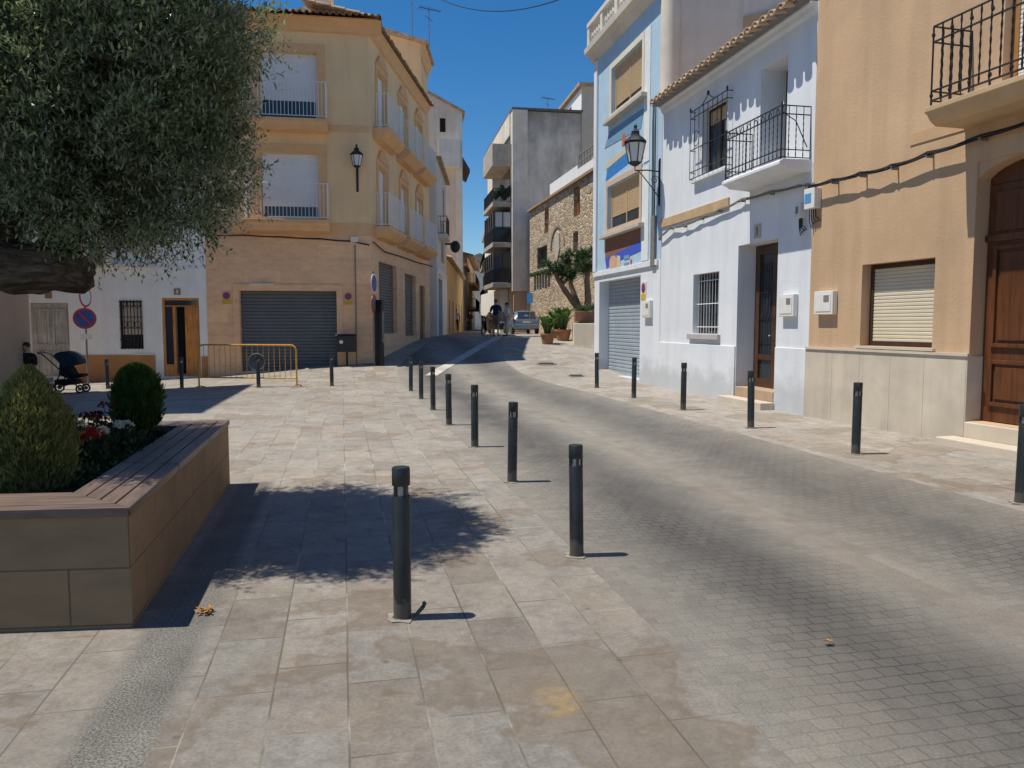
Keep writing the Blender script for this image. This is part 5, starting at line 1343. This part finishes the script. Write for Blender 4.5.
# ------------------------------------------------------------------ PLANTER
PP = [(-2.01,3.97),(-2.85,7.68),(-7.0,6.95),(-6.2,3.55)]
pc = Vector((-2.01,3.97))
def inset(poly, d):
    n = len(poly); out = []
    for i in range(n):
        p, a, b = Vector(poly[i]), Vector(poly[i-1]), Vector(poly[(i+1)%n])
        e1 = (p-a).normalized(); e2 = (b-p).normalized(); n1 = Vector((-e1.y,e1.x)); n2 = Vector((-e2.y,e2.x))
        k = d/max(.2, 1+n1.dot(n2)); out.append(tuple(p+(n1+n2)*k))
    return out
ring_o = PP; ring_i = inset(PP, .40)
rz_pl = math.atan2(7.68-3.97, -2.85+2.01)-math.pi/2
t = thing('stone_planter', 'big stone block planter with dark wooden seat boards round its rim', 'planter', (pc.x, pc.y, 0), rz_pl)
cs, sn = math.cos(-rz_pl), math.sin(-rz_pl)
def loc2(p): dx, dy = p[0]-pc.x, p[1]-pc.y; return (dx*cs-dy*sn, dx*sn+dy*cs)
mb = MB(); po = [loc2(p) for p in PP]; pi_ = [loc2(p) for p in inset(PP, .2)]; n = 4
zt_ = .60
vs = [(x,y,-.3) for x,y in po]+[(x,y,zt_) for x,y in po]+[(x,y,zt_) for x,y in pi_]+[(x,y,.2) for x,y in pi_]
mb.mesh(vs, [(i,(i+1)%n,n+(i+1)%n,n+i) for i in range(n)]+[(n+i,n+(i+1)%n,2*n+(i+1)%n,2*n+i) for i in range(n)]+[(2*n+i,2*n+(i+1)%n,3*n+(i+1)%n,3*n+i) for i in range(n)])
mb.build('wall', m_plant, t)
so = [loc2(p) for p in inset(PP, -.018)]; si = [loc2(p) for p in inset(PP, .40)]
def lp(a, b, k): return (a[0]+(b[0]-a[0])*k, a[1]+(b[1]-a[1])*k)
mb = MB(); mbx = MB()
for side_i in range(4):
    a0, b0 = so[side_i], so[(side_i+1)%4]; a1, b1 = si[side_i], si[(side_i+1)%4]
    tgt = MB()
    nb = 4; Ln = math.hypot(b0[0]-a0[0], b0[1]-a0[1]); segs = max(1, round(Ln/1.25))
    for k in range(nb):
        f0, f1 = k/nb+.012, (k+1)/nb-.012
        for q in range(segs):
            g0, g1 = q/segs+(.0015 if q else 0), (q+1)/segs-.0015
            dzz = rnd.uniform(-.0015,.0015)
            A0, B0 = lp(a0,a1,f0), lp(b0,b1,f0); A1, B1 = lp(a0,a1,f1), lp(b0,b1,f1)
            quad = [lp(A0,B0,g0), lp(A0,B0,g1), lp(A1,B1,g1), lp(A1,B1,g0)]
            tgt.prism(quad, zt_+.003, zt_+.052+dzz)
    tgt.build('seat_boards', m_seat if side_i % 2 == 0 else m_seatx, t, bevel=.004)
mb = MB(); mb.prism([loc2(p) for p in inset(PP, .205)], .3, .52); mb.build('soil', mat_soil(), t)

# ------------------------------------------------------------------ FOLIAGE
def leaf_quad(vs, fs, p, d, ln, wd, up):
    """pointed leaf: four corners, folded a little along the middle"""
    d = d.normalized(); s = d.cross(up)
    if s.length < .05: s = d.cross(Vector((1,.3,0)))
    s.normalize(); i = len(vs); m = p+d*ln*.5
    vs += [tuple(p), tuple(m+s*wd*.5), tuple(p+d*ln), tuple(m-s*wd*.5)]; fs.append((i,i+1,i+2,i+3))
def foliage(name, vs, fs, m, parent):
    mb = MB(); mb.v = vs; mb.f = fs; mb.mi = [0]*len(fs)
    me = bpy.data.meshes.new(name); me.from_pydata(vs, [], fs); me.materials.append(m)
    o = bpy.data.objects.new(name, me); col.objects.link(o); o.parent = parent; return o
def rdir():
    while True:
        v = Vector((rnd.uniform(-1,1), rnd.uniform(-1,1), rnd.uniform(-1,1)))
        if .05 < v.length < 1: return v.normalized()
# --- olive tree in the planter
TB = Vector((-4.75,5.7,.5))
t = thing('olive_tree', 'old olive tree with gnarled thick limb and dense grey-green crown in the planter', 'tree', TB)
def knob(pts, rs, seed, n=30, sub=22):
    P = []; RR = []
    for i in range(len(pts)-1):
        for k in range(sub):
            f = k/sub; P.append(Vector(pts[i]).lerp(Vector(pts[i+1]), f)); RR.append(rs[i]+(rs[i+1]-rs[i])*f)
    P.append(Vector(pts[-1])); RR.append(rs[-1])
    mb = MB(); mb.tube(P, RR, n)
    out = []
    for v in mb.v:
        q = Vector(v); nz = mnoise.noise_vector(q*3.1+Vector((seed,0,0))); n2 = mnoise.noise_vector(q*9+Vector((0,seed,0))); rr = max(rs[0]*.25, .02)
        n3 = mnoise.noise_vector(Vector((q.x*9, q.y*30, q.z*30))+Vector((seed,seed,0))); n4 = mnoise.noise(Vector((q.x*2.2+seed, q.y*11, q.z*11))); axc = Vector((0, q.y, q.z-1.5)) if 1.0 < q.z < 2.1 else Vector((q.x, q.y, 0)); out.append(tuple(q+nz*rr*.65+n2*rr*.34+n3*rr*.2+(axc.normalized()*n4*rr*.75 if axc.length > .02 else Vector())))
    mb.v = out; return mb
# local coordinates, base at TB
trunk = knob([(-.15,0,-.12),(-.02,0,.35),(.10,-.02,.85),(.0,0,1.35),(-.15,.05,1.8)], [.42,.34,.30,.30,.22], 1)
def add(mb2): trunk.mesh(mb2.v, mb2.f)
add(knob([(.05,0,1.15),(.40,-.05,1.52),(.85,-.1,1.56),(1.30,-.05,1.50),(1.54,-.02,1.50),(1.64,0,1.60)], [.26,.21,.17,.19,.16,.08], 2))
add(knob([(1.30,.0,1.52),(1.42,.15,1.85),(1.45,.35,2.4),(1.6,.5,3.0)], [.14,.10,.06,.03], 3))
add(knob([(.95,-.05,1.55),(1.0,.15,2.1),(.8,.4,2.8),(.75,.3,3.6)], [.15,.12,.08,.03], 4))
add(knob([(-.1,.0,1.6),(-.3,-.1,2.3),(-.2,-.3,3.0),(-.1,-.2,3.8)], [.2,.15,.1,.04], 5))
add(knob([(1.42,.1,1.8),(1.75,.15,2.2),(2.1,.2,2.6)], [.08,.06,.03], 6)); add(knob([(1.0,.1,2.0),(1.5,-.5,2.6),(1.8,-.7,3.2)], [.09,.06,.03], 7))
trunk.build('trunk', m_bark, t, smooth=False)
clumps = [((-3.27,5.9,3.36),1.16,1.28,1.20,9), ((-2.72,5.85,3.85),.78,1.05,.85,4.5), ((-4.5,5.8,3.55),1.45,1.45,1.15,8), ((-3.6,6.0,4.5),1.25,1.3,.95,6), ((-3.12,5.95,2.78),.98,1.05,.66,5), ((-5.6,5.7,3.9),1.2,1.3,1.1,4), ((-2.75,5.9,3.1),.62,.9,.8,2.6), ((-2.12,5.8,3.72),.32,.5,.34,.4), ((-2.2,5.9,3.2),.25,.4,.3,.25)]
tot = sum(c[4] for c in clumps); vs = []; fs = []; tv = MB()
NS = 30000
for c, rx, ry, rz_, wgt in clumps:
    c = Vector(c)-TB
    for _ in range(int(NS*wgt/tot)):
        d = rdir(); rad = rnd.random()**.36
        q = Vector((d.x*rx*rad, d.y*ry*rad, d.z*rz_*rad))
        lump = mnoise.noise(Vector((c+q)*1.7)+Vector((3,1,7)))
        gap = mnoise.noise(Vector((c+q)*2.3)+Vector((0,5,2)))
        if rad > .66 and gap < -.20: continue
        p = c+q*(1+.30*lump)
        if p.z+TB.z < 2.02: continue
        # the underside over the limb stays open
        dirv = (d*.9+Vector((0,0,.35))+rdir()*.6).normalized()
        ln = rnd.uniform(.12,.26); k = int(ln/.021); bend = rdir()*.12
        sd0 = dirv.cross(rdir())
        if sd0.length < .1: continue
        sd0.normalize(); sd1 = sd0.cross(dirv).normalized(); k = int(ln/.017)
        for j in range(k):
            f = j/k; pp = p+dirv*ln*f+bend*f*f
            ax = (dirv+bend*f).normalized(); sd = (sd0 if (j//2)%2 else sd1)*(1 if j%2 else -1)
            leaf_quad(vs, fs, pp, sd*.8+ax*.7+rdir()*.12, rnd.uniform(.055,.085)*(1-.35*f), rnd.uniform(.013,.019), Vector((0,0,1))+rdir()*.5)
foliage('crown', vs, fs, m_olive, t)
# --- clipped cypress shrubs in the planter
def conifer(label, x, y, z, h, r, m, n, seed, rounded=False):
    t = thing('cypress_shrub', label, 'shrub', (x, y, z)); vs = []; fs = []
    for _ in range(n):
        f = rnd.random()**.8; a = rnd.uniform(0, 2*math.pi)
        prof = r*(math.sin(math.pi*min(1, .16+f*.84)**.8))**.75 if f < .999 else 0
        if rounded: prof = r*max(0, 1-abs(2*f-.92)**3.2/1.25)**.6
        prof *= 1+.26*mnoise.noise(Vector((math.cos(a)*1.6, math.sin(a)*1.6, f*3+seed)))
        rr = prof*(rnd.uniform(.62,1.02) if rnd.random() < .93 else rnd.uniform(1.0,1.16))
        p = Vector((rr*math.cos(a), rr*math.sin(a), .05+h*.93*f))
        out = Vector((math.cos(a), math.sin(a), 0)); fan = (out*.55+Vector((0,0,1.25))+rdir()*.4).normalized()
        tang = Vector((-math.sin(a), math.cos(a), 0))
        for k in range(5):
            dd = (fan+tang*(k-2)*.2+rdir()*.2).normalized(); leaf_quad(vs, fs, p+rdir()*.012, dd, rnd.uniform(.03,.065), rnd.uniform(.006,.011), rdir())
    foliage('foliage', vs, fs, m, t)
    MB().tube([(0,0,-.1),(.01,0,h*.3),(0,.01,h*.8)], [.03,.025,.008], 6).build('stem', m_bark, t)
    return t
conifer('dark green rounded cypress shrub at the far end of the planter', -3.43, 7.0, .60, .60, .188, m_thuja, 6500, 2, True)
conifer('yellow-green conical cypress shrub nearest the camera in the planter', -3.12, 4.95, .46, .84, .25, m_thujay, 8000, 5)
conifer('olive-tinted cypress shrub at the left edge of the planter', -3.62, 5.05, .46, .66, .28, m_thujay, 5000, 9)
# --- flowers
def flowers(label, x, y, z, h, r, petal, nl, nf, kind='geranium'):
    t = thing(kind, label, 'flower', (x, y, z)); vs = []; fs = []
    mb = MB()
    for _ in range(int(nl/9)):
        a = rnd.uniform(0,6.28); q = r*math.sqrt(rnd.random()); tip = Vector((q*math.cos(a), q*math.sin(a), h*rnd.uniform(.35,.9)))
        mb.tube([(tip.x*.3,tip.y*.3,-.03), (tip.x*.7,tip.y*.7,tip.z*.6), tip], .003, 4, False)
        for k in range(9):
            d = (rdir()+Vector((0,0,.35))).normalized(); p = tip*rnd.uniform(.6,1)+rdir()*.03; ln = rnd.uniform(.03,.055)
            leaf_quad(vs, fs, p, d, ln, ln*.8, rdir())
    foliage('foliage', vs, fs, m_gleaf, t); mb.build('stems', m_gleaf, t)
    for _ in range(nf):
        a = rnd.uniform(0,6.28); q = r*rnd.uniform(.1,1); c = Vector((q*math.cos(a), q*math.sin(a), h*rnd.uniform(.75,1.12))); v2 = []; f2 = []; rs_ = rnd.uniform(.016,.034)
        for k in range(int(1500*rs_)):
            d = rdir(); d.z = abs(d.z)*.8-.15
            leaf_quad(v2, f2, c+d*rs_, (d+rdir()*.7).normalized(), .024, .02, rdir())
        foliage('blossom', v2, f2, petal, t)
        MB().tube([(c.x*.6,c.y*.6,.02),(c.x,c.y,c.z)], .003, 4, False).build('flower_stalk', m_gleaf, t)
    return t
def px_at(u, v, Y):
    a=(u-512)/770; b=(384-v)/770; th=math.atan(59/770); d=Y/(math.cos(th)+b*math.sin(th)); return (a*d, Y, 1.6+d*(b*math.cos(th)-math.sin(th)))
for u, v, Y, h, r, pet, nl, nf, lab in (
    (86, 456, 5.55, .26, .14, m_redf, 130, 7, 'bright red geranium near the front of the planter'),
    (103, 445, 5.95, .24, .14, m_whf, 150, 5, 'white geranium just behind the bright red one'),
    (126, 438, 6.35, .24, .15, m_whf, 150, 3, 'white geranium closest to the dark cypress shrub'),
    (84, 428, 6.3, .30, .15, m_dredf, 150, 4, 'dark red geranium behind the yellow-green cypress shrub'),
    (112, 422, 6.7, .32, .15, m_dredf, 150, 3, 'tall dark red geranium beside the dark cypress shrub'),
    (78, 442, 5.9, .26, .13, m_whf, 140, 3, 'white geranium tucked beside the yellow-green cypress shrub')):
    x, y, _ = px_at(u, v, Y); flowers(lab, x, y, .52, h*1.1, r*1.2, pet, nl+40, nf+3)
x, y, _ = px_at(64, 462, 5.25)
t = thing('leafy_plant', 'pale green bushy little plant at the front of the planter', 'plant', (x, y, .52)); vs = []; fs = []
for _ in range(420):
    d = (rdir()+Vector((0,0,.7))).normalized(); p = Vector((rnd.gauss(0,.07), rnd.gauss(0,.06), abs(rnd.gauss(0,.09)))); leaf_quad(vs, fs, p, d, rnd.uniform(.025,.05), .014, rdir())
foliage('foliage', vs, fs, m_lleaf, t)
t = thing('low_shrub', 'low dark leafy ground plant along the wooden seat boards', 'plant', (-3.0,6.0,.52)); vs = []; fs = []
for _ in range(2600):
    y0 = rnd.uniform(-1.0,1.2); xx = -.22*y0+rnd.uniform(-.6,.16); d = (rdir()+Vector((0,0,.5))).normalized()
    leaf_quad(vs, fs, Vector((xx, y0, abs(rnd.gauss(.02,.05)))), d, rnd.uniform(.025,.06), .022, rdir())
foliage('foliage', vs, fs, m_gleaf, t)

# --- dragon tree in the raised bed
bx, by_ = at(584, 33.0); bz = hgt(bx, by_)+.85
t = thing('dragon_tree', 'dragon tree with forking bare trunks and spiky crowns before the stone house', 'tree', (bx, by_, bz))
s_ = 33.0/770
tips = [(-26,58), (-14,60), (-3,62), (4,66), (10,70), (-34,50), (-20,66), (-8,70)]
mb = MB()
mb.tube([(0,0,-.1),(-.35,.1,.6),(-.95,.2,1.45),(-1.2,.2,1.9)], [.17,.14,.11,.09], 10); mb.tube([(-.05,.1,-.1),(-.3,.3,.8),(-.55,.4,1.5),(-.6,.4,2.1)], [.16,.13,.10,.08], 10)
mb.tube([(.05,-.1,-.1),(.15,-.1,.9),(.1,0,1.7),(.2,.05,2.4)], [.17,.14,.12,.10], 10)
heads = []
for b, ns in (((-1.2,.2,1.9),5), ((-.6,.4,2.1),4), ((.2,.05,2.4),5), ((-.95,.2,1.45),2)):
    for k in range(ns):
        a = k*2.4+b[0]; e = Vector(b)+Vector((.48*math.cos(a), .42*math.sin(a), rnd.uniform(.12,.5))); mb.tube([b, Vector(b).lerp(e,.5)+Vector((0,0,.03)), e], [.075,.06,.05], 7); heads.append(e)
for _ in range(20):
    d = rdir(); e = Vector((-.5+1.0*d.x*.9, .2+.75*d.y, 2.38+.48*d.z)); b = min((Vector(q) for q in ((-1.2,.2,1.9),(-.6,.4,2.1),(.2,.05,2.4))), key=lambda q: (q-e).length)
    mb.tube([b, b.lerp(e,.5)+Vector((0,0,-.05)), e], [.06,.05,.04], 7); heads.append(e)
mb.build('trunk', m_barkd, t, smooth=True)
vs = []; fs = []
for e in heads:
    for _ in range(130):
        d = rdir(); d.z = d.z*.8+.3; d.normalize(); leaf_quad(vs, fs, e+d*.03, d, rnd.uniform(.2,.36), .034, rdir())
foliage('crown', vs, fs, m_dleaf, t)
vs = []; fs = []
t3 = thing('agave', 'dark spiky plant growing over the terracotta trough', 'plant', (2.95,31.5,hgt(2.6,31)+1.33))
for _ in range(160):
    d = rdir(); d.z = abs(d.z)*.8+.25; d.normalize(); leaf_quad(vs, fs, Vector((rnd.uniform(-.35,.8),rnd.uniform(-.15,.15),0)), d, rnd.uniform(.25,.5), .05, rdir())
foliage('foliage', vs, fs, m_dleaf, t3)
# --- potted plants
def potted(label, u, Y, r, h, lh, n, seed):
    x, y = at(u, Y); t = thing('potted_plant', label, 'potted plant', (x, y, hgt(x, y)), 0, 'potted plants below the stone house')
    MB().lathe([(r*.72,0),(r*.95,h*.85),(r*1.06,h*.86),(r*1.06,h),(r*.9,h),(r*.88,h*.9)], 18).build('pot', m_terra, t, smooth=True)
    vs = []; fs = []
    for _ in range(n):
        a = rnd.uniform(0,6.28); b = Vector((rnd.uniform(-.4,.4)*r, rnd.uniform(-.4,.4)*r, h*.9)); out = Vector((math.cos(a), math.sin(a), 0)); L = lh*rnd.uniform(.55,1); sp = rnd.uniform(.15,.65)
        p0 = b; p1 = b+Vector((0,0,L*.5))+out*L*sp*.25; p2 = b+Vector((0,0,L*.82))+out*L*sp*.6; p3 = b+Vector((0,0,L*.9))+out*L*sp*.95
        sd = Vector((-math.sin(a), math.cos(a), 0)); i = len(vs)
        for p, w in ((p0,.015),(p1,.05),(p2,.09),(p3,.01)): vs += [tuple(p+sd*w), tuple(p+Vector((0,0,-.015))), tuple(p-sd*w)]
        for k in range(3): fs += [(i+3*k,i+3*k+1,i+3*k+4,i+3*k+3), (i+3*k+1,i+3*k+2,i+3*k+5,i+3*k+4)]
    foliage('foliage', vs, fs, m_bleaf, t)
    return t
potted('broad leaved plant in a terracotta pot nearest the road', 547.5, 31, .29, .42, .85, 60, 1)
potted('tall broad leaved plant in a terracotta pot left of the raised bed', 563, 32.6, .34, .46, 1.15, 70, 2)
potted('darker broad leaved plant in the hindmost terracotta pot', 556, 34.2, .26, .4, 1.0, 50, 3)

# --- dry leaves on the paving
for cx, cy, n, lab in ((-1.70,4.18,16,'small heap of curled brown leaves beside the planter'), (1.59,3.74,1,'single dry orange leaf lying on the dark paver track')):
    t = thing('dry_leaves' if n > 1 else 'fallen_leaf', lab, 'leaf', (cx, cy, hgt(cx, cy)+.008)); t['kind'] = 'thing'; vs = []; fs = []
    for _ in range(max(n*3, 7)):
        d = rdir(); d.z *= .3; leaf_quad(vs, fs, Vector((rnd.gauss(0,.025) if n > 1 else 0, rnd.gauss(0,.02) if n > 1 else 0, rnd.uniform(.004,.02))), d, rnd.uniform(.02,.04), .018, Vector((rnd.uniform(-.5,.5),rnd.uniform(-.5,.5),1)))
    foliage('blades', vs, fs, M('dry_leaf', (.33,.17,.05), .8, .3, 40, 0), t)

# ------------------------------------------------------------------ LIGHT, SKY, CAMERA
EL = 67.0
AZ_TO_SUN = Vector((-1, -.09, 0)).normalized()      # horizontal direction towards the sun
w = bpy.data.worlds.new('World'); sc.world = w; w.use_nodes = True
nt = w.node_tree; bg = nt.nodes['Background']
sky = nt.nodes.new('ShaderNodeTexSky'); sky.sky_type = 'NISHITA'; sky.sun_disc = False
sky.sun_elevation = R(EL); sky.sun_rotation = math.atan2(AZ_TO_SUN.x, AZ_TO_SUN.y)
sky.altitude = 100; sky.air_density = 1.0; sky.dust_density = .0; sky.ozone_density = 5.0
hs = nt.nodes.new('ShaderNodeHueSaturation'); hs.inputs['Saturation'].default_value = 1.3
nt.links.new(sky.outputs[0], hs.inputs['Color']); nt.links.new(hs.outputs[0], bg.inputs[0]); bg.inputs[1].default_value = .095
ld = bpy.data.lights.new('sun', 'SUN'); ld.energy = 4.5; ld.angle = R(.5); ld.color = (1, .945, .82)
lo = bpy.data.objects.new('sun', ld); col.objects.link(lo)
to_sun = Vector((AZ_TO_SUN.x*math.cos(R(EL)), AZ_TO_SUN.y*math.cos(R(EL)), math.sin(R(EL))))
lo.rotation_euler = to_sun.to_track_quat('Z', 'Y').to_euler(); lo.location = (-20, 10, 40)

cd = bpy.data.cameras.new('camera'); cam = bpy.data.objects.new('camera', cd); col.objects.link(cam)
cd.sensor_width = 36; cd.lens = 770/1024*36; cd.clip_start = .05; cd.clip_end = 3000
cam.location = (0,0,1.6); cam.rotation_euler = (math.pi/2-math.atan(59/770), 0, 0)
sc.camera = cam
sc.view_settings.view_transform = 'Standard'; sc.view_settings.look = 'None'; sc.view_settings.exposure = .2; sc.view_settings.gamma = 1
sc.cycles.max_bounces = 8; sc.cycles.diffuse_bounces = 5; sc.cycles.glossy_bounces = 3; sc.cycles.transmission_bounces = 3
sc.cycles.use_denoising = True
